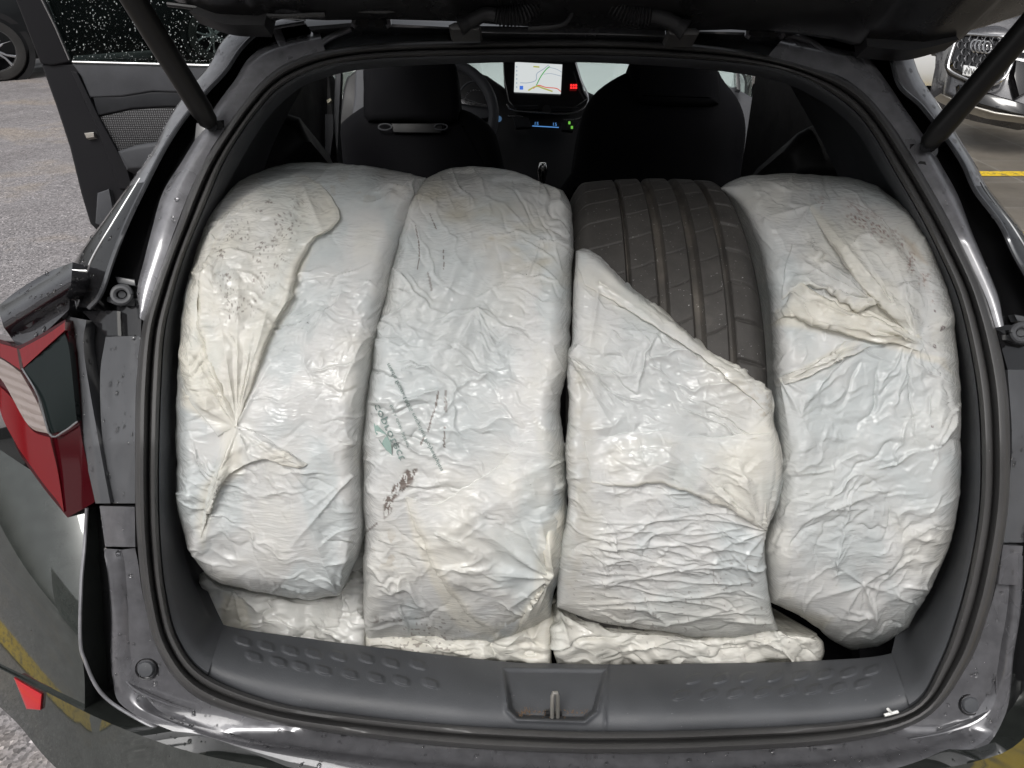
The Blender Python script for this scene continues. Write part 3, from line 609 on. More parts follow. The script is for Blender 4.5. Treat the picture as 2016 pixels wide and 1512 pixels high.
def hinge(cx, cy, s):
    w = float(wb(cy))-.012
    o = Bld().slab([(cx-26, cy-60), (cx+26, cy-60), (cx+24, cy-24), (cx-24, cy-24)], w-.006, .02, .003).done('hinge', M['darkplastic'], car)
    for k in (-1, 1):
        q = [(cx+k*26, cy-36), (cx+k*26, cy-22), (cx+k*35, cy-8), (cx+k*36, cy+2), (cx+k*30, cy+6)]; Bld().tube(U(np.array([p[0] for p in q]), np.array([p[1] for p in q]), w), .0028, 8).done('hinge_wire', M['paint_skylit'], o)
    b = Bld().slab([(cx-33, cy-14), (cx+33, cy-14), (cx+34, cy+5), (cx-33, cy+5)], w+.004, .01, .002); b.done('hinge_plate', M['paint'], o)
    b = Bld()
    for k in (-14, 16): b.tube([U(cx+k, cy-2, w+.002), U(cx+k, cy-2, w+.01)], .006, 6)
    b.done('bolt', M['strut'], o)
hinge(731, 47, 1); hinge(1506, 68, 1)
def gaiter(pts, r0):
    q = spl(pts, 150); t = np.linspace(0, 1, 150); rib = np.where(t > .42, 1+.16*np.sin(t*190), 1.0)*np.interp(t, [0, .1, .4, .5, 1], [1.15, .8, .8, 1, 1.15])
    Bld().tube(U(q[:, 0], q[:, 1], .868+.0*t), r0*rib, 14).done('wiring_gaiter', M['darkplastic'], tail)
gaiter([(905, 52), (935, 38), (960, 28), (1000, 34), (1035, 24), (1070, -10)], .0095)
gaiter([(1350, 60), (1320, 42), (1290, 32), (1245, 28), (1215, 12), (1196, -20)], .0105)
for x0, y0 in ((915, 56), (1346, 66)):
    Bld().slab([(x0-32, y0-6), (x0-20, y0-12), (x0+24, y0-10), (x0+32, y0-4), (x0+28, y0+4), (x0-28, y0+4)], .876, .03, .003).done('grommet', M['seal'], car)
q = spl([(1136, -20), (1132, 10), (1118, 40), (1095, 52), (1040, 56)], 30); Bld().tube(U(q[:, 0], q[:, 1], .872), .0028, 8).done('washer_hose', M['darkplastic'], tail)
Bld().slab([(945, 50), (1310, 56), (1312, 73), (1200, 70), (945, 66)], .925, .02, .003).done('roof_brace', M['paint'], car)

# ------------------------------------------------------------------ cabin
def box_part(name, c, d, m, parent=car, bev=.01): return Bld().box(c, d, None, bev).done(name, m, parent)
box_part('boot_floor', (.09, 1.5, .585), (1.10, 1.9, .03), M['dark'])
Bld().slab([(1690, 1235), (1800, 1225), (1815, 1290), (1780, 1325), (1690, 1325)], 1.05, .02, .004).done('boot_lining', M['dark'], car)
box_part('cabin_floor', (.06, 2.9, .36), (1.36, 1.6, .05), M['dark'])
box_part('boot_side', (-.56, 1.35, .80), (.10, .9, .50), M['darkplastic']); box_part('boot_side', (.72, 1.30, .80), (.10, 1.1, .50), M['darkplastic'])
box_part('cabin_side', (-.72, 2.3, .68), (.08, 1.9, .62), M['darkplastic']); box_part('cabin_side', (.86, 2.3, .68), (.08, 1.9, .62), M['darkplastic'])
box_part('headliner', (.06, 2.2, 1.432), (.84, 2.0, .02), M['darkplastic'])
box_part('rear_pillar', (-.455, 1.64, 1.14), (.07, .55, .46), M['darkplastic']); box_part('rear_pillar', (.60, 1.64, 1.14), (.07, .55, .46), M['darkplastic'])
# flank outer skin so that the car has a side
for s, x in ((-1, -.80), (1, .94)):
    rows = []
    for z, o in ((.32, -.02), (.55, .02), (.80, .03), (.93, .01), (1.0, -.03)): rows.append([(x+s*o*1.0, y, z) for y in (1.45, 2.0, 2.6, 3.2, 3.9, 4.3)])
    loft('flank', rows, M['paint'], car, closed=False)
# door pillars, belts
def bar_px(name, pts, w, r, m): q = lin(pts, 12); return Bld().tube(U(q[:, 0], q[:, 1], w), r, 10, flat=.5).done(name, m, car)
Bld().slab([(604, 150), (650, 140), (668, 330), (596, 330)], 1.75, .05, .01).done('door_pillar', M['darkplastic'], car)
Bld().slab([(660, 142), (672, 140), (664, 300), (656, 250)], 1.72, .02, .003).done('window_frame', M['card'], car)
Bld().slab([(640, 225), (655, 225), (656, 260), (648, 320), (640, 320)], 1.70, .003).done('seat_belt', M['card'], car)
Bld().slab([(643, 197), (650, 193), (653, 197), (645, 204)], 1.69, .01, .001).done('belt_guide', M['cream'], car)
Bld().slab([(470, 330), (512, 228), (545, 218), (590, 232), (612, 280), (560, 330)], 1.25, .2, .03).done('rear_arch_trim', M['darkplastic'], car)
Bld().slab([(1540, 300), (1570, 262), (1600, 246), (1640, 252), (1690, 290), (1700, 340), (1560, 350)], 1.22, .2, .03).done('rear_arch_trim', M['darkplastic'], car)
Bld().slab([(1610, 175), (1640, 200), (1680, 265), (1690, 280), (1615, 245)], 1.30, .01, .002).done('quarter_window', M['card_dark'], car)
Bld().slab([(1500, 150), (1600, 150), (1610, 250), (1530, 300), (1500, 360), (1480, 360)], 1.8, .05, .01).done('door_pillar', M['darkplastic'], car)
# front passenger door card
Bld().slab([(1420, 172), (1445, 172), (1495, 200), (1504, 250), (1480, 345), (1455, 345)], 2.45, .04, .01).done('passenger_door_card', M['card'], car)
Bld().slab([(1452, 330), (1460, 320), (1482, 345), (1474, 356)], 2.2, .02, .002).done('door_sill_trim', M['chrome'], car)
Bld().slab([(1448, 135), (1456, 138), (1458, 178), (1450, 176)], 2.4, .02, .002).done('quarter_bar', M['black_gloss'], car)
Bld().slab([(700, 136), (724, 134), (722, 210), (694, 226), (698, 190)], 2.3, .05, .008).done('door_frame_lining', M['card'], car)
Bld().slab([(676, 176), (684, 152), (704, 138), (704, 226), (668, 250)], 2.4, .05, .008).done('mirror_housing', M['darkplastic'], car)
# front seats
def seat(out, head, w, th, slot):
    s = Bld().slab(spl(out, 70, True), lambda x, y: w+.0*x, th, .045).done('seat', M['dark'], car)
    if head: Bld().slab(spl(head, 40, True), w-.02, .11, .025).done('headrest', M['dark'], s)
    if slot:
        b = Bld().slab([(770, 243), (872, 243), (868, 262), (774, 261)], w-.012, .01, .003); b.done('headrest_slot', M['darkplastic'], s)
        for x in (758, 868): b = Bld(); b.tube([U(x, 236, w+.01), U(x, 262, w+.01)], .007, 10); q = [(x+13*math.cos(t), 250+6*math.sin(t)) for t in np.linspace(0, 6.28, 18)]; b.tube(U(np.array([p[0] for p in q]), np.array([p[1] for p in q]), w-.014), .0022, 6); b.done('headrest_post', M['card'], s)
    return s
seat([(640, 400), (645, 300), (662, 255), (700, 220), (740, 205), (800, 238), (870, 238), (905, 215), (945, 232), (975, 262), (990, 320), (995, 400)], [(720, 128), (770, 120), (850, 118), (893, 122), (902, 160), (904, 215), (890, 243), (800, 240), (740, 242), (718, 232), (716, 170)], 2.05, .16, True)
seat([(1118, 400), (1130, 330), (1140, 260), (1150, 215), (1175, 180), (1215, 152), (1245, 140), (1300, 128), (1400, 132), (1425, 160), (1455, 200), (1468, 250), (1462, 320), (1450, 400)], [(1246, 110), (1330, 105), (1405, 120), (1414, 150), (1416, 190), (1400, 210), (1260, 205), (1246, 180)], 2.0, .16, False)
# dashboard
dash = Bld().slab([(640, 210), (820, 150), (900, 128), (960, 150), (1000, 178), (1150, 178), (1200, 200), (1300, 185), (1430, 178), (1440, 240), (1300, 260), (1150, 262), (1130, 400), (980, 400), (960, 300), (640, 300)], 2.72, .35, .03).done('dashboard', M['darkplastic'], car)
Bld().slab([(990, 112), (1132, 112), (1150, 178), (1160, 194), (1120, 222), (1020, 222), (1000, 200), (992, 160)], 2.66, .03, .006).done('centre_console', M['black_gloss'], dash)
scr_m = mat('screen_map', (.02, .02, .02), .2, emit=(.80, .84, .84), es=.72)
scr = Bld().slab([(1014, 122), (1107, 127), (1104, 184), (1012, 180)], 2.65, .006, .001).done('navigation_screen', scr_m, dash)
def emi(n, c, s=1.0): return mat(n, (.02, .02, .02), .4, emit=c, es=s)
E = {'blue': emi('screen_blue', (.05, .16, .65), .9), 'green': emi('screen_green', (.08, .35, .10), .9), 'olive': emi('screen_olive', (.45, .45, .12), .8), 'red': emi('warning_red', (1, .03, .03), 1.2), 'cy': emi('display_blue', (.12, .35, .8), .7), 'lg': emi('lamp_green', (.25, .8, .1), .6), 'grey': emi('screen_grey', (.35, .42, .5), .8), 'or': emi('screen_red', (.7, .12, .08), .8)}
def sline(n, pts, r, m, w=2.645, par=scr): q = spl(pts, 24); return Bld().tube(U(q[:, 0], q[:, 1], w), r, 6).done(n, m, par)
sline('map_river', [(1024, 163), (1040, 163), (1055, 158), (1057, 145), (1070, 136), (1080, 128)], .0014, E['grey'])
sline('map_route', [(1056, 168), (1064, 152), (1074, 138), (1082, 131)], .0018, E['green'])
sline('map_road', [(1070, 146), (1085, 145), (1105, 150)], .0010, E['grey']); sline('map_road', [(1080, 132), (1095, 136), (1106, 142)], .0010, E['grey'])
sline('map_road', [(1050, 174), (1060, 168), (1075, 172), (1095, 174), (1104, 180)], .0016, E['or'])
sline('map_road', [(1040, 178), (1056, 170), (1070, 174), (1088, 180)], .0026, E['olive']); sline('map_road', [(1050, 131), (1062, 132)], .0026, E['olive'])
Bld().slab([(1023, 169), (1030, 169), (1030, 176), (1023, 176)], 2.645, .003).done('map_icon', E['blue'], scr)
Bld().slab([(1014, 122), (1022, 122), (1020, 180), (1012, 180)], 2.646, .003).done('map_sidebar', E['grey'], scr) if 0 else None
b = Bld()
for k in range(3):
    for y_ in (165.5, 170.5): b.slab([(1123+k*4.8, y_), (1126.2+k*4.8, y_), (1126.8+k*4.8, y_+3.6), (1122.6+k*4.8, y_+3.6)], 2.65, .003)
b.done('warning_digits', E['red'], dash)
DEFER = []
Bld().slab([(1048, 247), (1100, 250), (1100, 251.2), (1048, 248.2)], 2.62, .003).done('climate_line', E['cy'], dash)
DEFER += [('15', (1051, 246), (1060, 246.5), 9, 'climate_digits', E['cy'], dash, 2.615), ('15', (1087, 247.5), (1096, 248), 9, 'climate_digits', E['cy'], dash, 2.615)]
for k in range(6): Bld().slab([(1016, 130+k*8), (1018.5, 130+k*8), (1018.5, 132.5+k*8), (1016, 132.5+k*8)], 2.645, .002).done('menu_icon', E['grey'], scr)
for x0, x1, y0 in ((1005, 1060, 207), (1085, 1140, 211)):
    for k in range(3): bar_px('vent_slat', [(x0, y0+k*3), (x1, y0+k*3+1)], 2.64, .0022, M['card_dark'])
b = Bld(); b.slab([(1119, 239), (1123, 239), (1123, 244), (1119, 244)], 2.61, .003); b.slab([(1124, 248), (1128, 248), (1128, 253), (1124, 253)], 2.61, .003); b.done('indicator_lamp', E['lg'], dash)
Bld().slab([(1010, 230), (1040, 232), (1046, 250), (1016, 252)], 2.62, .02, .003).done('control_knob', M['card_dark'], dash)
Bld().slab([(1104, 244), (1112, 236), (1140, 240), (1128, 258), (1106, 256)], 2.62, .02, .003).done('control_knob', M['card_dark'], dash)
Bld().tube([U(1076, 216, 2.63), U(1076, 216, 2.66)], .016, 16).done('hazard_button', M['darkplastic'], dash)
sline('console_edge', [(1134, 124), (1145, 160), (1158, 190), (1150, 212), (1120, 224), (1060, 222), (1010, 217), (998, 205)], .003, M['alloy'], 2.63, dash)
sline('console_edge', [(1000, 228), (1008, 229), (1030, 231)], .0045, M['alloy'], 2.62, dash); sline('console_edge', [(1108, 236), (1130, 236), (1148, 230)], .004, M['alloy'], 2.62, dash)
Bld().tube([U(982, 234, 2.6), U(982, 234, 2.63)], .010, 16).done('start_button', emi('start_blue', (.12, .25, .45), .35), dash)
# instrument dial
b = Bld(); th = np.linspace(math.pi*.95, 2.1*math.pi, 30); b.tube(U(936+32*np.cos(th), 192+32*np.sin(th), 2.62), .003, 6); b.done('dial_ring', M['card'], dash)
b = Bld()
for t in np.linspace(math.pi*.95, 2.1*math.pi, 13): x, y = 936+20*math.cos(t), 194+17*math.sin(t); b.slab([(x-1.3, y-1), (x+1.3, y-1), (x+1.3, y+1), (x-1.3, y+1)], 2.62, .003)
b.done('dial_mark', M['alloy'], dash)
# steering wheel
b = Bld(); th = np.linspace(0, 2*math.pi, 80); cx, cy = 868, 226; b.tube(U(cx+104*np.cos(th), cy+103*np.sin(th), 2.45), .0165, 12, cap=False); sw = b.done('steering_wheel', M['card'], car)
b = Bld(); b.slab([(850, 200), (905, 190), (935, 200), (955, 208), (968, 214), (966, 232), (930, 240), (900, 250), (850, 260)], 2.46, .03, .008); b.done('wheel_spoke', M['card'], sw)
Bld().slab([(903, 192), (916, 194), (930, 200), (958, 206), (958, 211), (925, 207), (903, 203)], 2.445, .006, .002).done('spoke_trim', M['alloy'], sw)
# gear lever
b = Bld(); c0 = U(1068, 345, 1.9); q = Matrix.Translation(Vector(c0)) @ Matrix.Rotation(-math.pi/2, 4, 'Y')
b.add(*lathe([(.0001, .030), (.009, .029), (.0125, .022), (.0125, .012), (.009, -.004), (.0075, -.02), (.010, -.045)], 20, q)); b.done('gear_knob', M['chrome'], car)
# windscreen
Bld().slab([(640, 60), (1480, 60), (1480, 210), (640, 210)], 3.2, .005).done('windscreen', M['windscreen'], car)

# ------------------------------------------------------------------ open driver's door
class Plane:                                         # the door stands upright: distance to a vertical plane through each pixel
    def __init__(s, D, d=0): s.D, s.d = D, d
    def __add__(s, k): return Plane(s.D, s.d+k)
    def __sub__(s, k): return Plane(s.D, s.d-k)
    def __call__(s, x, y): return s.D/(cp-(np.asarray(y, float)-756)/FOC*sp)+s.d+0*np.asarray(x, float)
wd = Plane(3.07)
door = Bld().slab([(82, 128), (140, 124), (440, 132), (430, 200), (400, 330), (345, 420), (230, 452), (190, 452), (178, 440), (160, 380), (138, 290), (110, 205)], wd+.03, .08, .012).done('open_door', M['door_black'], car)
door['label'] = 'open front door with grey lining'
Bld().slab([(143, 126), (440, 133), (436, 185), (300, 180), (240, 190), (178, 192), (160, 150)], wd+.004, .03, .008).done('door_card_upper', M['card'], door)
Bld().slab([(183, 190), (240, 189), (300, 180), (436, 182), (430, 214), (330, 210), (260, 214), (192, 228)], wd+.008, .03, .008).done('door_card_band', M['card_dark'], door)
me_ = mat('woven_mesh', (.03, .03, .033), .45); n = NT(me_); ch = n.n('ShaderNodeTexVoronoi'); ch.inputs['Scale'].default_value = 120; ch.inputs['Randomness'].default_value = .05; n.l(n.co(), ch.inputs['Vector'])
n.to(n.ramp(ch.outputs['Distance'], [(.15, (.11, .11, .115)), (.5, (.012, .012, .013))]), 'Base Color'); n.to(n.bump(ch.outputs['Distance'], .8, .004), 'Normal')
Bld().slab([(194, 230), (260, 215), (330, 211), (430, 216), (400, 300), (232, 300), (215, 270)], wd+.014, .03, .006).done('mesh_panel', me_, door)
Bld().slab([(232, 298), (270, 285), (330, 276), (400, 276), (390, 330), (250, 335)], wd-.02, .06, .02).done('arm_rest', M['card'], door)
Bld().slab([(140, 140), (152, 142), (196, 232), (250, 330), (262, 372), (235, 372), (190, 250)], wd+.0, .03, .006).done('door_edge_trim', M['door_black'], door)
Bld().slab([(192, 380), (215, 372), (225, 420), (205, 446), (188, 440)], wd+.01, .03, .006).done('door_lower_trim', M['card'], door)
Bld().slab([(166, 262), (184, 260), (186, 270), (170, 272)], wd+.012, .02, .002).done('door_latch', M['steel'], door)
Bld().slab([(70, -40), (86, 0), (138, 122), (100, 130), (80, 124), (28, -10), (10, -50)], wd+.02, .06, .01).done('window_frame', M['door_black'], door)
xs_, ys_ = np.linspace(143, 430, 20), np.linspace(121.5, 129, 20); Bld().tube(U(xs_, ys_, (wd+.002)(xs_, ys_)), .004, 8).done('window_strip', M['chrome'], door)
q = lin([(78, -10), (110, 55), (137, 118)], 12); Bld().tube(U(q[:, 0], q[:, 1], (wd+.012)(q[:, 0], q[:, 1])), .0035, 8).done('frame_edge', M['chrome'], door)
gl = Bld().slab([(70, -60), (700, -60), (440, 132), (140, 123)], wd+.045, .005).done('door_glass', M['glass'], door)
# rain on the door glass
def droplets(name, pts_fn, n, smin, smax, m, parent, flat=.5):
    b = Bld(); bm = bmesh.new(); bmesh.ops.create_icosphere(bm, subdivisions=1, radius=1); bm.verts.index_update(); SV = np.array([v.co for v in bm.verts]); SF = [[v.index for v in f.verts] for f in bm.faces]; bm.free()
    for k in range(n):
        p, nrm = pts_fn(k)
        if p is None: continue
        s = smin+(smax-smin)*rng.random()**3; nrm = nrm/np.linalg.norm(nrm); t = np.cross(nrm, [0.3, .2, .9]); t /= np.linalg.norm(t); bt = np.cross(nrm, t)
        el = 1+rng.random()*.7; V = SV[:, :1]*t*s+SV[:, 1:2]*bt*s*el+SV[:, 2:]*nrm*s*flat; b.add(V+p, SF)
    return tag(b.done(name, m, parent, sharp=0), kind='stuff')
M['raindrop'] = mat('raindrop_painted_sky', (.42, .45, .45), .1, 0, .6, .8)  # opaque pale colour stands in for sky light refracted by the drops
def gp(k):
    y = rng.uniform(-5, 122); x = rng.uniform(90+y*.4, 440); return U(x, y, float((wd+.040)(x, y))), np.array([0, -1, .05])
droplets('raindrops', gp, 700, .0008, .0026, M['raindrop'], door)

# ------------------------------------------------------------------ real tyre that shows, standing in the boot
TY = (np.array([.186, .958, .938]), .323, R_(-2.5))
def tyre_mesh(name, c, R0, yaw, roll, m, full=True):
    th = np.r_[np.linspace(R_(-25), R_(110), 1500, endpoint=False), np.linspace(R_(110), R_(335), 220, endpoint=False)]; nt = len(th)
    # profile across: s in -1..1 tread, then sidewalls
    s = np.linspace(-1.0, 1.0, 150); hw = .101
    prof = []
    for v in s:
        r = R0 - .006*(abs(v)**2) - .020*max(0, (abs(v)-.80)/.20)**2.2; prof.append((v*hw, r, v))
    side = [(.1085, R0-.045, 9), (.112, R0-.07, 9), (.110, R0-.095, 9), (.100, R0-.118, 9), (.092, R0-.124, 9), (.085, R0-.118, 9)]
    P = [(-a, r, v) for a, r, v in side[::-1]] + prof + side
    A = np.array([p[0] for p in P]); RR = np.array([p[1] for p in P]); SV_ = np.array([p[2] for p in P])
    rad = np.repeat(RR[None], nt, 0).copy(); TH = th[:, None]; f = (SV_+1)/2
    for g, wdt, dp in ((.285, .010, .007), (.465, .026, .0075), (.645, .026, .0075), (.812, .018, .007)):
        rad -= np.where(SV_ < 5, dp*1.3*np.exp(-((f-g)/wdt)**6), 0)[None]
    arc = TH*R0; rad0 = rad.copy()
    for (a0, a1, per, sl_, dp, ph) in ((.835, 1.0, .046, .006, .0035, 0), (.495, .615, .046, -.011, .0015, .01), (.675, .79, .046, -.011, .0015, .02), (.30, .435, .046, -.011, .0015, .03), (.0, .262, .046, -.012, .0015, .0)):
        ff = np.clip((f-a0)/(a1-a0), 0, 1)[None]; inb = ((f > a0) & (f < a1) & (SV_ < 5))[None]
        q = np.mod(arc + sl_*ff*1.0+ph + .0012*np.sin(ff*3.1), per); d = np.minimum(q, per-q); rad -= np.where(inb, dp*np.exp(-(d/np.where(dp > .003, .0020, .0012))**2), 0)
    X = np.repeat(A[None], nt, 0); Y = -rad*np.cos(TH); Z = rad*np.sin(TH)
    V = np.stack([X, Y, Z], -1).reshape(-1, 3); Mx = np.array((Matrix.Rotation(yaw, 3, 'Z') @ Matrix.Rotation(roll, 3, 'Y')))
    V = V @ Mx.T + c
    dep = np.clip((RR[None]-rad0)/.006, 0, 1).reshape(-1, 1); dus = .5+.5*fbm(V[:, 0]*60, np.repeat(arc, len(P), 1).reshape(-1)*30, 3, 3)[:, None]
    col = np.array([1, 1, 1.])+(np.array([2.1, 2.0, 1.85])-1)*dep*np.clip(dus, 0, 1)*.9
    return mk(name, V, gf(nt, len(P), wrap_r=True), m, None, sharp=35, col=col)
tyre = tyre_mesh('tyre', TY[0], TY[1], TY[2], R_(-1.5), M['rubber'])
tag(tyre, 'worn black tyre with bare tread poking out of its slipped white bag', 'tyre')

# ------------------------------------------------------------------ bags
def wcirc(y, Dc, zc, r):
    v = (y-756)/FOC; dx = cp-v*sp; dz = -sp-v*cp; a = dx*dx+dz*dz; b = dx*Dc+dz*(zc-CAM_H); c = Dc*Dc+(zc-CAM_H)**2-r*r
    disc = np.maximum(b*b-a*c, 0); return (b-np.sqrt(disc))/a
GREY, CREAM, BLUE, WARM = np.array([.74, .742, .728]), np.array([.82, .79, .70]), np.array([.655, .69, .69]), np.array([.775, .768, .73])
def crumple(X, Y, seed, ang=0.3, dens=1.0, amp=1.0, aniso=1.6, angf=None):
    """creased film: sharp random folds plus piecewise conical facets, heights in metres"""
    r = np.random.default_rng(seed); H = np.zeros(X.shape); x0, x1, y0, y1 = X.min(), X.max(), Y.min(), Y.max()
    wx = 16*fbm(X/70, Y/70, seed, 3); wy = 16*fbm(X/70+9, Y/70, seed+5, 3); Xw, Yw = X+wx, Y+wy
    area = (x1-x0)*(y1-y0); mask = .25+1.5*sm(-.35, .75, fbm(X/95, Y/120, seed+77, 3))
    for cell, am, an in ((80, .0022, 1.8), (34, .0009, aniso*1.4), (15, .0003, aniso)):
        npt = max(6, int(area/(cell*cell)*dens)); c, s = math.cos(ang), math.sin(ang)
        A = (Xw*c+Yw*s)/an; B = (-Xw*s+Yw*c)*an**.5
        px = r.uniform(x0, x1, npt); py = r.uniform(y0, y1, npt); pa = (px*c+py*s)/an; pb = (-px*s+py*c)*an**.5; ph = r.uniform(-1, 1, npt)
        best = np.full(X.shape, 1e9); sec = np.full(X.shape, 1e9); hb = np.zeros(X.shape)
        for k in range(npt):
            d = np.hypot(A-pa[k], B-pb[k]); kk = d < best; sec = np.where(kk, best, np.minimum(sec, d)); hb = np.where(kk, ph[k], hb); best = np.where(kk, d, best)
        H += amp*am*(np.clip(best/cell, 0, 1.2)-.5)*1.5*mask
    n = int(area/1300*dens)
    for k in range(n):
        cx, cy = r.uniform(x0, x1), r.uniform(y0, y1); a0 = angf(cx, cy) if angf else ang
        a = a0+r.normal(0, .45); L = r.uniform(25, 150)*(.6+.8*r.random()); w = r.uniform(1.3, 3.6); am = r.choice([1, 1, -.7])*r.uniform(.0008, .0032)*(L/90)**.5
        dx, dy = Xw-cx, Yw-cy; m = (np.abs(dx) < L+30) & (np.abs(dy) < L+30)
        if not m.any(): continue
        s_ = (dx[m]*math.cos(a)+dy[m]*math.sin(a)); d = (-dx[m]*math.sin(a)+dy[m]*math.cos(a)) - .0016*s_*s_*r.normal(0, 1.2)
        env = np.clip(1-(s_/(L*.5))**2, 0, 1)**1.2; wf = w*(.4+.9*np.clip(.5+s_/L, 0, 1))
        H[m] += amp*am*env*(.45+.6*mask[m])*np.where(d > 0, np.exp(-d/(wf*2.2)), np.exp(d/(wf*.7)))
    n = int(area/420*dens)
    for k in range(n):
        cx, cy = r.uniform(x0, x1), r.uniform(y0, y1); mk0 = fbm(np.array(cx/95), np.array(cy/120), seed+77, 3)
        if mk0 < -.25+.4*r.random(): continue
        a = (angf(cx, cy) if angf else ang)+r.normal(0, .7); L = r.uniform(12, 46); w = r.uniform(.9, 1.9); am = r.choice([1, 1, -.8])*r.uniform(.0004, .0012)
        dx, dy = X-cx, Y-cy; m = (np.abs(dx) < L*.6) & (np.abs(dy) < L*.6)
        if not m.any(): continue
        s_ = dx[m]*math.cos(a)+dy[m]*math.sin(a); d = -dx[m]*math.sin(a)+dy[m]*math.cos(a)
        H[m] += amp*am*np.clip(1-(s_/(L*.5))**2, 0, 1)*np.where(d > 0, np.exp(-d/(w*2)), np.exp(d/(w*.8)))
    return H
def rays(X, Y, cx, cy, items):
    H = np.zeros(X.shape)
    for (ex, ey, am, w) in items:
        L = math.hypot(ex-cx, ey-cy); ux, uy = (ex-cx)/L, (ey-cy)/L; s = (X-cx)*ux+(Y-cy)*uy; d = -(X-cx)*uy+(Y-cy)*ux
        t = s/L; env = np.where((t > -.02) & (t < 1), np.clip(1-t, 0, 1)**.7, 0); wf = w*(.35+1.3*np.clip(t, 0, 1))
        H = np.maximum(H, am*env*np.exp(-np.abs(d)/wf))
    return H
def flap(X, Y, edge, h, fall, side):                 # an overlying layer: abrupt edge on one side, dying out on the other
    d, s, t = segdist(X, Y, edge); on = s == side
    tap = sm(0, .06, t)*sm(0, .06, 1-t); return np.where(on, h*np.exp(-(d/fall)**1.5)*tap, -h*.25*np.exp(-d/5)*tap)
BAGS = {}
def bag(name, T, Rr, B, L, circ, seed, label, nu=190, nv_=400, extra=None, tint=None, E_=42, kk=.055, ang=.3, amp=1.0, dens=1.0, cat='bagged tyre', group=None, parent=None, angf=None, depth=.30, wfun=None, mname='film'):
    T, Rr, B, L = (spl(np.array(T, float), nu), spl(np.array(Rr, float), nv_), spl(np.array(B, float), nu), spl(np.array(L, float), nv_))
    jit = lambda P, s, n_: P+np.stack([2.2*fbm(P[:, 0]/38, P[:, 1]/38, s, 3), 2.2*fbm(P[:, 0]/38+7, P[:, 1]/38, s+3, 3)], -1)*np.sin(np.linspace(0, math.pi, n_))[:, None]**.3
    T, B, L, Rr = jit(T, seed, nu), jit(B, seed+1, nu), jit(L, seed+2, nv_), jit(Rr, seed+4, nv_)
    g = coons(T, B, L, Rr); X, Y = g[..., 0], g[..., 1]
    W = wfun(X, Y) if wfun else wcirc(Y, *circ)
    wid = np.linalg.norm(g[:, -1]-g[:, 0], axis=1)[:, None]; hei = np.linalg.norm(g[-1]-g[0], axis=1)[None]
    u = np.linspace(0, 1, nu)[None]; v = np.linspace(0, 1, nv_)[:, None]
    e = np.minimum(np.minimum(u, 1-u)*wid/E_, np.minimum(v, 1-v)*hei/(E_*.7)); e = np.clip(e, 0, 1)
    W = W + kk*(1-np.sqrt(np.clip(1-(1-e)**2, 0, 1))) + .004*fbm(X/110, Y/110, seed+9, 2)
    P = U(X, Y, W); N = np.cross(np.gradient(P, axis=1), np.gradient(P, axis=0)); N /= np.linalg.norm(N, axis=2)[..., None]+1e-12
    view = P-np.array([0, 0, CAM_H]); N *= np.where((N*view).sum(-1) > 0, -1, 1)[..., None]
    H = crumple(X, Y, seed, ang, dens, amp, angf=angf)
    if extra: H = H+extra(X, Y)
    if name == 'bag_slack': H = H+.010*np.abs(np.sin(X/52+2.6*fbm(X/110, Y/46, seed, 3)+Y/(22 if seed == 32 else -34)))**.7*(.3+.7*sm(-.5, .5, fbm(X/90, Y/60, seed+3, 2)))-.005
    H *= np.clip(e*2.0+.25, 0, 1); P = P+N*H[..., None]
    col = np.empty(X.shape+(3,)); base = fbm(X/90, Y/120, seed+30, 3)
    col[:] = GREY; col = col+(BLUE-GREY)*sm(.0, .8, base)[..., None]+(WARM-GREY)*sm(.0, .8, -base)[..., None]
    if tint: col = tint(X, Y, col)
    V = P.reshape(-1, 3); n0 = len(V); F = gf(nv_, nu)
    idx = list(range(nu))+[r*nu+nu-1 for r in range(1, nv_)]+[(nv_-1)*nu+i for i in range(nu-2, -1, -1)]+[r*nu for r in range(nv_-2, 0, -1)]
    m_ = len(idx); c = V.mean(0); Fd = np.array([0, cp, -sp]); prev = idx; Vs = [V]; cols = [col.reshape(-1, 3)]; base_r = V[idx]; n = n0
    for dpt, shr in ((.012, .006), (.05, .04), (.12, .10), (depth, .25)):
        ring = base_r*(1-shr)+c*shr+Fd*dpt; Vs.append(ring); cols.append(cols[0][idx])
        F += [(prev[i], prev[(i+1) % m_], n+(i+1) % m_, n+i) for i in range(m_)]; prev = list(range(n, n+m_)); n += m_
    F.append(tuple(prev))
    o = mk(name, np.concatenate(Vs), F, M[mname], parent, sharp=0, col=np.clip(np.concatenate(cols), 0, 1))
    if parent is None: tag(o, label, cat, group)
    BAGS[name+str(seed)] = (X, Y, P, N)
    return o
def mixc(col, c, k): return col+(np.asarray(c)-col)*np.clip(k, 0, 1)[..., None]
def soft(X, Y, poly, s=8): d, _, _ = segdist(X, Y, poly, True); i = inpoly(X, Y, poly); return sm(-s, s, np.where(i, d, -d))
def specks(X, Y, poly, dens, seed, thr=.55, sc=5.0): return soft(X, Y, poly, 15)*(vnoise(X/sc, Y/(sc*.8), seed) > thr)*(vnoise(X/23, Y/23, seed+2) > -.05)*dens
DIRT = (.16, .12, .10); MUD = (.50, .43, .33)
GR = None
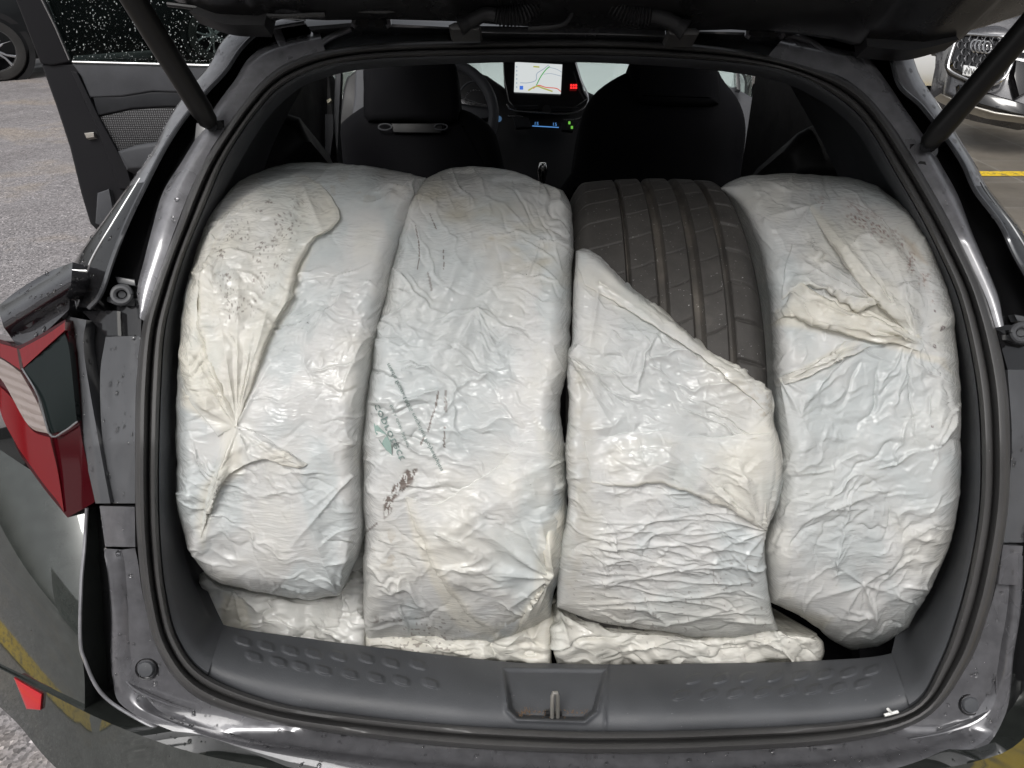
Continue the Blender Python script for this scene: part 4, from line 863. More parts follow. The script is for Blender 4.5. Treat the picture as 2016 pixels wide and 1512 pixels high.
# --- bag 1 (far left)
def x1(X, Y):
    H = np.zeros(X.shape)
    H += rays(X, Y, 466, 838, [(350,760,.004,7),(350,870,.003,8),(400,960,.005,6),(395,1090,.005,7),(440,940,.004,6),(475,930,.006,5),(500,870,.004,5),(600,912,.007,6),(560,860,.003,6),(420,740,.005,6),(405,650,.004,7),(540,700,.004,6)])
    H += rays(X, Y, 500, 868, [(600,915,.005,5),(540,960,.004,6),(420,910,.004,7)]); H += rays(X, Y, 660, 1165, [(690,1050,.005,6),(600,1010,.004,7),(560,1120,.003,7)])
    H += rays(X, Y, 690, 938, [(560,1090,.006,6),(600,1010,.003,6)]); H += rays(X, Y, 415, 460, [(470,400,.004,6),(560,350,.003,6),(395,560,.004,5)])
    return H
def c1(X, Y, col):
    col = mixc(col, CREAM, soft(X, Y, [(420,440),(470,390),(560,360),(650,380),(668,430),(608,486),(570,600),(502,740),(466,838),(440,850),(380,790),(362,600),(392,520)], 6)*.45)
    col = mixc(col, CREAM, soft(X, Y, [(362,600),(400,640),(440,700),(560,560),(612,488),(570,600),(530,665),(502,740),(466,838),(480,930),(430,960),(440,850),(360,800),(350,700)], 10)*.85)
    col = mixc(col, CREAM, soft(X, Y, [(395,960),(470,880),(420,990),(400,1080),(385,1040)], 12)*.7)
    col = mixc(col, DIRT, specks(X, Y, [(420,480),(520,380),(600,400),(560,520),(480,640),(420,640)], .75, 3)); return mixc(col, MUD, specks(X, Y, [(420,360),(760,330),(820,380),(600,420)], .22, 9, .1, 26))
CI1 = (.955, .942, .331)
bag1 = bag('bagged_tyre', [(432,398),(470,358),(520,335),(580,321),(650,321),(720,327),(780,337),(838,350)], [(838,350),(826,392),(800,450),(778,520),(760,600),(738,680),(722,780),(712,900),(714,1010),(708,1090),(668,1172)],
    [(372,1085),(400,1125),(440,1150),(520,1166),(600,1180),(668,1172)], [(432,398),(402,440),(384,500),(362,590),(352,690),(346,800),(346,900),(348,980),(355,1030),(372,1085)], CI1, 11,
    'white bag wrapped tyre at far left with a long cream fold hanging across it', extra=x1, tint=c1, ang=-.35, group='tyres wrapped in white bags', angf=lambda x, y: -.4 if y < 900 else .45)
bag('bag_slack', [(392,1130),(430,1150),(520,1166),(600,1176),(668,1165),(690,1090),(716,1070)], [(716,1070),(720,1150),(718,1210),(716,1275)], [(430,1250),(520,1262),(600,1272),(716,1280)], [(392,1130),(398,1170),(412,1210),(430,1250)], None, 12, None,
    nu=160, nv_=90, wfun=lambda x, y: .985-.035*sm(600, 700, x)+.0*y, parent=bag1, kk=.02, E_=20, ang=.15, depth=.06, amp=1.6, tint=lambda X, Y, c: mixc(mixc(c, WARM, .5+.0*X), CREAM, soft(X, Y, [(440,1170),(480,1180),(500,1260),(430,1250)], 8)),
    extra=lambda X, Y: rays(X, Y, 460, 1165, [(430,1250,.006,5),(480,1260,.006,5),(560,1240,.005,5)])+rays(X, Y, 676, 1165, [(670,1260,.006,6),(700,1240,.004,5),(720,1100,.004,6)]))
# --- bag 2
def x2(X, Y):
    H = np.zeros(X.shape)
    H += rays(X, Y, 1078, 1130, [(1060,1010,.005,6),(1100,1010,.004,6),(960,1060,.006,6),(900,1010,.005,6),(940,1120,.005,6),(880,1150,.004,6),(985,1215,.005,6),(1040,1240,.005,6),(1000,1260,.004,5),(1105,1060,.004,5)])
    H += rays(X, Y, 940, 610, [(1060,690,.005,7),(1010,760,.004,7),(830,660,.004,7),(860,760,.003,8),(960,760,.003,8)]); H += rays(X, Y, 870, 1060, [(1090,925,.004,6),(960,1110,.005,5)])
    H += rays(X, Y, 742, 640, [(840,570,.006,5),(780,690,.004,6),(800,620,.004,6)]); H += rays(X, Y, 720, 950, [(760,900,.004,6),(760,1000,.004,6)])
    H += rays(X, Y, 1112, 905, [(980,960,.005,6),(1000,860,.004,6),(900,880,.003,6)])
    H += .0012*np.sin((X*.75+Y*.35)/5.2)*sm(420, 520, Y)*(1-sm(650, 750, Y))*sm(800, 840, X)*(1-sm(960, 1020, X))
    return H
def c2(X, Y, col):
    col = mixc(col, BLUE, soft(X, Y, [(770,500),(900,430),(1000,600),(960,900),(760,900),(740,700)], 50)*.7)
    col = mixc(col, (.60,.54,.40), soft(X, Y, [(800,380),(860,350),(960,370),(1080,430),(1120,560),(1000,560),(900,440),(830,410)], 30)*.28*(.6+.6*fbm(X/30, Y/18, 5, 3)))
    for cx, cy, r in ((850,385,34),(900,425,30),(968,470,9),(1010,490,12),(1068,515,18)): col = mixc(col, (.52,.45,.30), .40*np.exp(-(((X-cx)/r)**2+((Y-cy)/(r*.5))**2)))
    col = mixc(col, CREAM, soft(X, Y, [(798,985),(840,1070),(925,1212),(985,1246),(1000,1262),(900,1235),(850,1150),(812,1060)], 7)*.8)
    col = mixc(col, CREAM, soft(X, Y, [(1062,1040),(1112,990),(1112,1120),(1070,1150),(1090,1230),(1000,1262),(1050,1160)], 8)*.85)
    col = mixc(col, CREAM, soft(X, Y, [(1050,820),(1112,880),(1112,1000),(1090,960),(1060,880)], 8)*.4)
    def scr(pts, w, k=.85):
        nonlocal col
        d, _, _ = segdist(X, Y, pts); col = mixc(col, DIRT, k*(d < w*(.6+.8*np.abs(fbm(X/4, Y/7, 8, 2)))))
    scr([(818,445),(824,475),(826,500),(822,530)], 1.0); scr([(846,420),(858,450)], .8); scr([(873,492),(874,530)], .8); scr([(842,535),(850,570)], 2.2, .5)
    scr([(864,772),(858,800),(842,850)], 1.6); scr([(878,770),(878,810)], 2.6, .6); scr([(876,840),(874,880)], 1.5); scr([(834,860),(828,875)], 1.8)
    P = [(755,985),(782,945),(800,925),(822,924),(812,950),(796,965),(775,985),(770,1010),(756,1022)]; col = mixc(col, DIRT, soft(X, Y, P, 3)*(fbm(X/5, Y/9+X/9, 4, 3) > -.15)*.92)
    scr([(716,1050),(742,1030)], 2, .6); col = mixc(col, DIRT, specks(X, Y, [(730,1215),(960,1215),(960,1262),(740,1270)], .7, 13)); col = mixc(col, MUD, specks(X, Y, [(740,1040),(790,1060),(790,1120),(740,1110)], .4, 19, .0, 14))
    return col
bag2 = bag('bagged_tyre', [(802,396),(815,376),(840,352),(890,329),(950,327),(1010,338),(1060,357),(1108,375)], [(1108,375),(1124,410),(1128,480),(1124,600),(1120,700),(1104,800),(1112,900),(1116,1040),(1108,1120),(1092,1165),(1084,1215)],
    [(718,1262),(760,1262),(830,1262),(920,1268),(990,1262),(1084,1215)], [(802,396),(784,450),(770,520),(756,585),(740,650),(730,740),(716,840),(715,940),(716,1100),(718,1262)], (.955, .937, .331), 21,
    'white bag wrapped tyre second from left with faint leaf print and dark scuff', extra=x2, tint=c2, ang=.25, group='tyres wrapped in white bags', angf=lambda x, y: .9 if y < 560 else .3)
bag('bag_slack', [(718,1240),(800,1232),(900,1240),(985,1246),(1040,1195),(1086,1165)], [(1086,1165),(1090,1220),(1082,1260),(1086,1308)], [(716,1282),(800,1290),(900,1300),(1086,1312)], [(718,1240),(714,1260),(716,1282)], None, 22, None,
    nu=170, nv_=60, wfun=lambda x, y: .955+.0*y, parent=bag2, kk=.02, E_=16, ang=.1, depth=.06, amp=1.1, tint=lambda X, Y, c: mixc(mixc(c, CREAM, .75+.0*X), DIRT, specks(X, Y, [(720,1240),(900,1240),(900,1300),(720,1290)], .6, 23)),
    extra=lambda X, Y: rays(X, Y, 1084, 1180, [(900,1280,.010,7),(980,1290,.008,6),(1030,1300,.006,6),(800,1262,.005,7)]))
# --- bag 3: the slipped bag over the bare tyre
def x3(X, Y):
    H = np.zeros(X.shape)
    H += rays(X, Y, 1506, 1044, [(1420,960,.006,6),(1380,930,.004,5),(1300,900,.004,6),(1500,900,.005,7),(1540,930,.005,7),(1380,1090,.006,6),(1300,1120,.005,6),(1420,1060,.004,5),(1480,1140,.005,6),(1440,1130,.004,6),(1250,965,.004,6)])
    H += rays(X, Y, 1180, 560, [(1330,650,.007,8),(1420,720,.005,9),(1300,640,.004,6),(1160,700,.005,7)]); H += rays(X, Y, 1122, 700, [(1180,640,.004,5),(1200,760,.005,6),(1230,880,.004,7)])
    H += rays(X, Y, 1500, 760, [(1250,690,.005,9),(1340,800,.004,9)])
    for k in range(16):
        y0 = 1020+k*14; H += .0022*np.exp(-np.abs(Y-y0-10*np.sin(X/60+k*1.7)+.10*(X-1300)*math.sin(k))/3.0)*sm(1110+30*(k % 3), 1200, X)*sm(0, 60, 1530-X-20*(k % 4))
    return H
def c3(X, Y, col):
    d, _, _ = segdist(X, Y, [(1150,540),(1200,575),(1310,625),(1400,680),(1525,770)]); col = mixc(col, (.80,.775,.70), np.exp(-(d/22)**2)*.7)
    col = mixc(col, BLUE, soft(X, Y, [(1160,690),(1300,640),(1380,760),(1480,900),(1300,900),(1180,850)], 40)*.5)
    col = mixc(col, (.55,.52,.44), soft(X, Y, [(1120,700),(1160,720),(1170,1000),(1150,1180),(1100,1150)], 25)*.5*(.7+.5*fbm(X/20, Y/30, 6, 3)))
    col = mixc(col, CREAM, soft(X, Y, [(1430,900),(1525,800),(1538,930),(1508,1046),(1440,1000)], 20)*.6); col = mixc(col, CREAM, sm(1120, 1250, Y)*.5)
    col = mixc(col, DIRT, specks(X, Y, [(1110,1080),(1500,1100),(1520,1250),(1120,1240)], .45, 33, .72)); return mixc(col, (.45,.38,.26), specks(X, Y, [(1460,760),(1510,770),(1530,840),(1500,820)], .5, 31, .2, 7))
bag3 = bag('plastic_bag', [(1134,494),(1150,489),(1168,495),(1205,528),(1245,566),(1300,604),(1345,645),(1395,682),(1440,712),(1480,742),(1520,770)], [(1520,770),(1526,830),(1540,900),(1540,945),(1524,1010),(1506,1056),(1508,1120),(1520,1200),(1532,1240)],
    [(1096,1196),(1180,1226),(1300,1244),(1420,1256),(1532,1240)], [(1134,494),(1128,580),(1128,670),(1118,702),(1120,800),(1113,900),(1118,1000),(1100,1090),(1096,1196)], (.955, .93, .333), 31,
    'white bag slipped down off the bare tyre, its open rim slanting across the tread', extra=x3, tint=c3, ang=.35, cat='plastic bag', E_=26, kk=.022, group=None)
bag('bag_slack', [(1090,1180),(1120,1200),(1200,1226),(1300,1240),(1420,1252),(1520,1238),(1560,1240),(1610,1248)], [(1610,1248),(1622,1265),(1624,1285),(1614,1304)], [(1098,1306),(1200,1312),(1300,1312),(1450,1312),(1614,1306)], [(1090,1180),(1084,1225),(1090,1270),(1098,1306)], None, 32, None,
    nu=230, nv_=80, wfun=lambda x, y: .965-.03*np.sin(np.clip((y-1200)/110, 0, 1)*math.pi)-.01*sm(1500, 1600, x), parent=bag3, kk=.03, E_=22, ang=.05, depth=.08, amp=1.5, tint=lambda X, Y, c: mixc(mixc(c, CREAM, .6+.0*X), DIRT, specks(X, Y, [(1090,1200),(1600,1250),(1600,1300),(1090,1300)], .35, 43, .75)),
    extra=lambda X, Y: rays(X, Y, 1100, 1210, [(1130,1290,.008,6),(1180,1250,.007,6),(1240,1290,.006,6)])+rays(X, Y, 1520, 1240, [(1400,1270,.008,6),(1330,1290,.006,6),(1560,1290,.007,6),(1600,1270,.004,5)])+rays(X, Y, 1290, 1270, [(1150,1300,.007,6),(1420,1300,.006,6),(1350,1262,.005,5)]))
# --- bag 4
def x4(X, Y):
    H = np.zeros(X.shape)
    H += rays(X, Y, 1806, 666, [(1560,560,.006,7),(1550,610,.008,7),(1640,580,.007,6),(1700,560,.007,6),(1740,540,.006,6),(1760,480,.006,7),(1790,520,.005,7),(1650,640,.005,5),(1700,700,.004,6),(1760,740,.004,7),(1870,640,.003,6),(1880,720,.004,7),(1820,800,.004,8)])
    H += rays(X, Y, 1700, 585, [(1600,500,.006,6),(1570,560,.005,6),(1640,470,.005,6)]); H += rays(X, Y, 1592, 410, [(1500,430,.005,7),(1560,470,.005,6),(1530,400,.004,7),(1680,380,.003,8)])
    H += rays(X, Y, 1540, 745, [(1660,690,.006,5),(1620,800,.004,6),(1600,870,.005,6),(1560,880,.004,6)]); H += rays(X, Y, 1700, 1150, [(1740,1260,.005,8),(1680,1260,.004,8),(1800,1180,.004,9),(1560,1190,.004,8),(1640,1240,.004,7),(1790,1090,.004,9),(1620,1090,.004,8)])
    H += rays(X, Y, 1640, 1000, [(1760,960,.006,6),(1790,1010,.003,7),(1560,1040,.004,6)])
    return H
def c4(X, Y, col):
    col = mixc(col, CREAM, soft(X, Y, [(1592,405),(1640,440),(1700,530),(1760,560),(1810,660),(1806,700),(1700,668),(1600,650),(1520,640),(1530,612),(1600,590),(1680,600),(1700,570),(1660,505)], 9)*.85)
    col = mixc(col, CREAM, soft(X, Y, [(1525,755),(1640,690),(1700,665),(1660,705),(1580,745)], 6)*.7); col = mixc(col, (.80,.77,.68), soft(X, Y, [(1800,690),(1860,705),(1885,740),(1850,715),(1806,705)], 4)*.7)
    col = mixc(col, BLUE, soft(X, Y, [(1530,780),(1700,720),(1860,760),(1860,1000),(1600,1100),(1530,960)], 50)*.6)
    P = [(1590,392),(1680,400),(1770,460),(1830,530),(1840,600),(1800,560),(1730,470),(1640,420)]; col = mixc(col, (.32,.20,.17), specks(X, Y, P, .85, 51, .45, 4.5)); col = mixc(col, (.55,.45,.40), soft(X, Y, P, 20)*.25*(.5+fbm(X/14, Y/14, 3, 3)))
    col = mixc(col, (.50,.38,.25), soft(X, Y, [(1775,462),(1800,480),(1826,520),(1800,505)], 7)*.5)
    for cx, cy, r in ((1853,647,4.2),(1843,681,4.5),(1841,612,2.5),(1835,840,3)): col = mixc(col, (.25,.20,.20), .9*(np.hypot(X-cx, Y-cy) < r)*(np.hypot(X-cx, Y-cy+1) > r*.3))
    return mixc(col, (.62,.58,.47), soft(X, Y, [(1520,1190),(1640,1215),(1620,1240),(1530,1215)], 10)*.6)
bag4 = bag('bagged_tyre', [(1416,372),(1455,352),(1510,345),(1590,344),(1660,348),(1720,364),(1764,392),(1800,425)], [(1800,425),(1835,478),(1862,545),(1880,630),(1888,720),(1892,830),(1890,950),(1878,1040),(1852,1120),(1815,1190),(1790,1235)],
    [(1515,1185),(1590,1222),(1640,1262),(1690,1281),(1740,1268),(1790,1235)], [(1416,372),(1450,400),(1478,450),(1500,520),(1512,600),(1518,700),(1522,800),(1534,900),(1520,1020),(1505,1080),(1515,1185)], (.958, .938, .333), 41,
    'white bag wrapped tyre at far right with a twisted cream knot and brown specks', extra=x4, tint=c4, ang=-.3, group='tyres wrapped in white bags', angf=lambda x, y: math.atan2(y-665, x-1806) if y < 800 else -.6, E_=50)

# loose layers of film lying over the bags, each its own thin sheet
def depth_of(key):
    X, Y, P, N = BAGS[key]; w = proj(P)[2]; x0, y0 = X.min()-8, Y.min()-8; nx, ny = int((X.max()-x0)/3)+6, int((Y.max()-y0)/3)+6
    S = np.zeros((ny, nx)); C_ = np.zeros((ny, nx)); i = ((Y-y0)/3).astype(int); j = ((X-x0)/3).astype(int); np.add.at(S, (i, j), w); np.add.at(C_, (i, j), 1)
    G = np.where(C_ > 0, S/np.maximum(C_, 1), np.nan)
    for _ in range(30):
        if not np.isnan(G).any(): break
        st = np.stack([np.roll(G, 1, 0), np.roll(G, -1, 0), np.roll(G, 1, 1), np.roll(G, -1, 1)]); ok = ~np.isnan(st); f = np.where(ok, st, 0).sum(0)/np.maximum(ok.sum(0), 1)
        G = np.where(np.isnan(G) & (ok.sum(0) > 0), f, G)
    G = np.where(np.isnan(G), np.nanmean(G), G)
    for _ in range(3): G = (G+np.roll(G, 1, 0)+np.roll(G, -1, 0)+np.roll(G, 1, 1)+np.roll(G, -1, 1))/5
    def f(x, y):
        a = np.clip((y-y0)/3, 0, ny-2.001); b = np.clip((x-x0)/3, 0, nx-2.001); i = a.astype(int); j = b.astype(int); fa, fb = a-i, b-j
        return (G[i, j]*(1-fa)+G[i+1, j]*fa)*(1-fb)+(G[i, j+1]*(1-fa)+G[i+1, j+1]*fa)*fb
    return f
def sheet(key, parent, T, Rr, B, L, seed, free, lift=.007, nu=110, nv_=150, tint=CREAM, tk=.6, extra=None, amp=.9, ang=.3, roll=True, tf=None):
    """free: set of open sides among 'TRBL'; the other sides melt into the bag"""
    T, Rr, B, L = (spl(T, nu), spl(Rr, nv_), spl(B, nu), spl(L, nv_)); df = depth_of(key)
    jt = lambda P, s_: P+np.stack([3*fbm(P[:, 0]/26, P[:, 1]/26, s_, 3), 3*fbm(P[:, 0]/26+5, P[:, 1]/26, s_+3, 3)], -1)*np.sin(np.linspace(0, math.pi, len(P)))[:, None]**.4
    g = coons(jt(T, seed), jt(B, seed+1), jt(L, seed+2), jt(Rr, seed+3)); X, Y = g[..., 0], g[..., 1]
    u = np.linspace(0, 1, nu)[None]+0*X; v = np.linspace(0, 1, nv_)[:, None]+0*X; k = np.ones_like(X)
    for sd__, q in (('L', u), ('R', 1-u), ('T', v), ('B', 1-v)):
        if sd__ in free: k = k*(1-.45*np.exp(-(q/.02)**2)*(1 if roll else 0))
        else: k = k*sm(0, .30, q)
    N = None; P0 = U(X, Y, df(X, Y)-.0012-lift*k*(1+.35*fbm(X/45, Y/60, seed+6, 2)))
    N = np.cross(np.gradient(P0, axis=1), np.gradient(P0, axis=0)); N /= np.linalg.norm(N, axis=2)[..., None]+1e-12; view = P0-np.array([0, 0, CAM_H]); N *= np.where((N*view).sum(-1) > 0, -1, 1)[..., None]
    H = crumple(X, Y, seed, ang, 1.0, amp)
    if extra: H = H+extra(X, Y)
    H = H*np.clip(k*2.2, 0, 1); P = P0+N*np.maximum(H, -lift*k*.6)[..., None]
    kc = sm(0, .5, k); bs = int(key[-2:]); base = fbm(X/90, Y/120, bs+30, 3); col = np.empty(X.shape+(3,)); col[:] = GREY; col = col+(BLUE-GREY)*sm(.0, .8, base)[..., None]+(WARM-GREY)*sm(.0, .8, -base)[..., None]
    if key in TF: col = col*.45+TF[key](X, Y, col)*.55
    col = mixc(col, tint, kc*tk*(.6+.5*fbm(X/40, Y/60, seed+8, 3))+.45*np.maximum.reduce([np.exp(-(q/.06)**2) if c_ in free else 0*q for c_, q in (('L', u), ('R', 1-u), ('T', v), ('B', 1-v))]))
    if tf: col = tf(X, Y, col)
    V = P.reshape(-1, 3); back = V+np.array([0, cp, -sp])*.0022; n0 = len(V); idx = list(range(nu))+[r*nu+nu-1 for r in range(1, nv_)]+[(nv_-1)*nu+i for i in range(nu-2, -1, -1)]+[r*nu for r in range(nv_-2, 0, -1)]
    m_ = len(idx); F = gf(nv_, nu)+[(idx[i], idx[(i+1) % m_], n0+(i+1) % m_, n0+i) for i in range(m_)]+[tuple(range(n0, n0+m_))][:0]
    return mk('loose_fold', np.concatenate([V, back[idx]]), F, M['film'], parent, sharp=0, col=np.clip(np.concatenate([col.reshape(-1, 3), col.reshape(-1, 3)[idx]]), 0, 1))
TF = {'bagged_tyre11': c1, 'bagged_tyre21': c2, 'plastic_bag31': c3, 'bagged_tyre41': c4}
S1, S2, S3, S4 = 'bagged_tyre11', 'bagged_tyre21', 'plastic_bag31', 'bagged_tyre41'
sheet(S1, bag1, [(425,470),(470,395),(530,355),(600,345)], [(600,345),(650,380),(668,425),(655,445),(608,486),(582,540),(566,600),(530,665),(502,740),(474,815),(466,840)], [(440,825),(452,834),(466,840)], [(425,470),(398,540),(385,610),(400,690),(425,770),(440,825)], 61, 'RL', .009, extra=lambda X, Y: rays(X, Y, 466, 838, [(540,560,.006,7),(500,640,.006,6),(430,600,.005,7),(470,520,.004,8)])+rays(X, Y, 590, 350, [(560,520,.004,8),(640,470,.004,6),(500,450,.004,8)]), tk=.5, tf=lambda X, Y, c: mixc(c, DIRT, specks(X, Y, [(420,480),(500,390),(600,390),(590,470),(540,560),(480,640),(430,640)], .7, 3, .62, 4)))
sheet(S1, bag1, [(402,452),(412,456),(425,470)], [(425,470),(400,540),(388,610),(404,690),(440,770),(468,842)], [(430,860),(450,850),(468,842)], [(402,452),(380,520),(362,600),(356,680),(362,770),(430,860)], 62, 'R', .006, nu=60, tk=.8, extra=lambda X, Y: rays(X, Y, 466, 842, [(380,700,.006,5),(370,620,.006,5),(365,780,.005,6)]))
sheet(S1, bag1, [(440,850),(470,842),(520,862),(606,914)], [(606,914),(590,922),(560,918)], [(395,1060),(430,960),(500,905),(560,918)], [(440,850),(425,920),(405,990),(395,1060)], 63, 'RB', .006, nv_=70, tk=.6, extra=lambda X, Y: rays(X, Y, 466, 842, [(600,912,.008,6),(400,1040,.006,6),(500,920,.006,5),(540,900,.005,5)]))
sheet(S2, bag2, [(798,978),(860,990),(960,930),(1040,870),(1114,872)], [(1114,872),(1117,960),(1112,1050),(1098,1120),(1086,1160)], [(985,1250),(1030,1215),(1060,1185),(1086,1160)], [(798,978),(814,1030),(832,1070),(868,1142),(925,1214),(985,1250)], 64, 'LB', .009, nv_=150, tk=.25,
      extra=lambda X, Y: rays(X, Y, 1082, 1132, [(1060,1000,.007,6),(960,1060,.008,6),(880,1000,.007,7),(930,1130,.007,6),(870,1120,.005,6),(985,1210,.006,6),(1100,980,.005,6),(1000,980,.006,6)])+rays(X, Y, 860, 1050, [(1000,1120,.006,5),(940,1100,.004,5)]))
sheet(S2, bag2, [(1072,1040),(1085,1020),(1100,1030),(1114,1060)], [(1114,1060),(1106,1100),(1090,1150),(1086,1180)], [(1000,1266),(1040,1240),(1070,1210),(1086,1180)], [(1072,1040),(1062,1080),(1078,1120),(1060,1170),(1000,1266)], 65, 'LR', .012, nu=60, nv_=90, tk=.9, extra=lambda X, Y: rays(X, Y, 1082, 1125, [(1080,1030,.008,6),(1010,1255,.008,7),(1050,1220,.006,6)]))
sheet(S3, bag3, [(1150,870),(1260,850),(1400,860),(1530,850)], [(1530,850),(1541,900),(1540,950),(1525,1005),(1508,1050)], [(1165,950),(1220,957),(1290,952),(1360,970),(1440,1004),(1508,1050)], [(1150,870),(1156,910),(1165,950)], 66, 'B', .008, nv_=70, nu=170, tk=.35, extra=lambda X, Y: rays(X, Y, 1506, 1046, [(1385,930,.008,6),(1300,880,.007,7),(1440,880,.006,6),(1525,900,.007,6),(1220,945,.005,6)]))
sheet(S3, bag3, [(1136,497),(1170,498),(1210,533),(1300,606),(1400,688),(1520,772)], [(1520,772),(1524,790),(1522,820)], [(1150,560),(1200,590),(1300,650),(1400,720),(1460,770),(1522,820)], [(1136,497),(1140,530),(1150,560)], 67, 'B', .0045, nv_=40, nu=190, tk=.35, amp=.5)
sheet(S4, bag4, [(1592,404),(1640,390),(1720,420),(1780,480)], [(1780,480),(1820,560),(1826,620),(1810,672)], [(1790,655),(1800,665),(1810,672)], [(1592,404),(1612,440),(1640,480),(1665,520),(1700,570),(1740,610),(1790,655)], 68, 'L', .010, nu=90, nv_=120, tk=.3, extra=lambda X, Y: rays(X, Y, 1806, 668, [(1600,410,.009,8),(1680,470,.006,8),(1760,500,.006,8),(1740,560,.007,6)]), tf=lambda X, Y, c: mixc(c, (.32,.20,.17), specks(X, Y, [(1590,392),(1680,400),(1770,460),(1830,530),(1840,600),(1800,560),(1730,470),(1640,420)], .85, 51, .5, 4)))
sheet(S4, bag4, [(1545,600),(1570,560),(1600,575),(1680,615),(1740,630),(1812,668)], [(1812,668),(1818,680),(1812,692)], [(1515,640),(1560,622),(1620,640),(1700,668),(1760,676),(1812,692)], [(1545,600),(1528,620),(1515,640)], 69, 'TB', .011, nv_=50, nu=130, tk=.85, amp=1.2, extra=lambda X, Y: rays(X, Y, 1812, 676, [(1560,580,.010,6),(1540,620,.009,6),(1620,640,.008,5),(1600,600,.008,5),(1700,640,.006,4)]))
sheet(S4, bag4, [(1560,480),(1620,490),(1700,560),(1716,588)], [(1716,588),(1712,600),(1690,612)], [(1540,590),(1580,560),(1640,575),(1690,612)], [(1560,480),(1545,530),(1540,590)], 70, 'RB', .008, nv_=60, nu=80, tk=.25, amp=1.6, extra=lambda X, Y: rays(X, Y, 1712, 600, [(1560,500,.008,6),(1550,560,.008,6),(1600,490,.007,6)]))
sheet(S4, bag4, [(1524,748),(1590,722),(1640,694),(1664,672)], [(1664,672),(1690,672),(1720,680)], [(1530,762),(1590,745),(1650,712),(1720,680)], [(1524,748),(1526,755),(1530,762)], 71, 'TB', .007, nv_=30, nu=90, tk=.85, extra=lambda X, Y: rays(X, Y, 1700, 678, [(1530,755,.006,4)]))

# print on the second bag: mirrored lettering and a leaf, laid on the film
def stick(V2, key, lift=.0008):                      # photo pixels -> points on a bag
    X, Y, P, N = BAGS[key]; out = []
    xs, ys = X[::2, ::2], Y[::2, ::2]
    for x, y in V2:
        k = np.argmin((xs-x)**2+(ys-y)**2); i, j = divmod(k, xs.shape[1]); i *= 2; j *= 2
        w = proj(P[i, j])[2]; out.append(U(x, y, w-lift-.0012))
    return np.array(out)
def text_px(txt, p, q, h, mirror=True, name='printed_text', m=None, parent=bag2, key='bagged_tyre21'):
    cu = bpy.data.curves.new('t', 'FONT'); cu.body = txt; cu.size = 1; cu.fill_mode = 'FRONT'; cu.resolution_u = 3; ob = bpy.data.objects.new('t', cu); scene.collection.objects.link(ob)
    dg = bpy.context.evaluated_depsgraph_get(); me = bpy.data.meshes.new_from_object(ob.evaluated_get(dg)); bpy.data.objects.remove(ob)
    V = np.array([v.co[:2] for v in me.vertices]); F = [tuple(f.vertices) for f in me.polygons]; bpy.data.meshes.remove(me)
    L = V[:, 0].max(); p = np.array(p, float); q = np.array(q, float); d = (q-p)/L; un = d/np.linalg.norm(d); nn = np.array([-un[1], un[0]])*(1 if mirror else -1)
    P2 = p+V[:, :1]*d+V[:, 1:2]*h*nn
    return P2, F
def put_text(txt, p, q, h, mirror=True, name='printed_text'):
    P2, F = text_px(txt, p, q, h, mirror); return mk(name, stick(P2, 'bagged_tyre21'), F, M['print'], bag2, smooth=False)
put_text('ecoprotect', (738, 780), (797, 903), 22)
put_text('made from 100% recycled Polyethylen', (766, 714), (872, 925), 11)
put_text('for a clean planet', (772, 796), (806, 880), 9)
put_text('made from', (932, 1040), (985, 1088), 11)
P2 = [(735, 828), (748, 842), (762, 856), (770, 874), (772, 896), (760, 886), (747, 868), (738, 850)]
mk('printed_leaf', stick(P2, 'bagged_tyre21'), [tuple(range(8))], M['print_leaf'], bag2, smooth=False)
P2 = [(912, 1106), (925, 1112), (950, 1116), (975, 1128), (985, 1136), (960, 1136), (935, 1130), (920, 1122)]
mk('printed_leaf', stick(P2, 'bagged_tyre21'), [tuple(range(8))], M['print_leaf'], bag2, smooth=False)

for t_, p_, q_, h_, nm_, m_, par_, w_ in DEFER:
    P2, F = text_px(t_, p_, q_, h_, mirror=False); mk(nm_, U(P2[:, 0], P2[:, 1], w_), F, m_, par_, smooth=False)

# ------------------------------------------------------------------ rain on the paintwork
def on_objects(names, n, smin, smax, nm):
    obs = [o for o in car.children if o.name.split('.')[0] in names]; tri = []
    for o in obs:
        for p in o.data.polygons:
            vs_ = [np.array(o.data.vertices[i].co) for i in p.vertices[:4]]; c = np.mean(vs_, 0); x, y, w = proj(c)
            if w > 1.1 or not (-40 < x < 2060 and -10 < y < 1530): continue
            nr = np.array(p.normal); view = c-np.array([0, 0, CAM_H]); s = np.dot(nr, view)/np.linalg.norm(view)
            if s > 0: nr = -nr
            if abs(s) < .15: continue
            tri.append((vs_, nr, p.area))
    A = np.array([t[2] for t in tri]); A /= A.sum(); pick = rng.choice(len(tri), n, p=A)
    def f(k):
        vs_, nr, _ = tri[pick[k]]; a, b_ = rng.random(2); i, j = (1, 2) if rng.random() < .5 or len(vs_) < 4 else (2, 3)
        if a+b_ > 1: a, b_ = 1-a, 1-b_
        return vs_[0]+a*(vs_[i]-vs_[0])+b_*(vs_[j]-vs_[0]), nr
    return droplets(nm, f, n, smin, smax, M['drop'], car, .55)
on_objects(('rear_ledge', 'side_strip', 'roof_flange', 'wet_side_panel', 'seam_cover', 'light_post', 'light_fin', 'pillar_finisher'), 1700, .0006, .0032, 'raindrops')
on_objects(('rear_quarter', 'bumper', 'tail_light'), 260, .0004, .0014, 'raindrops')

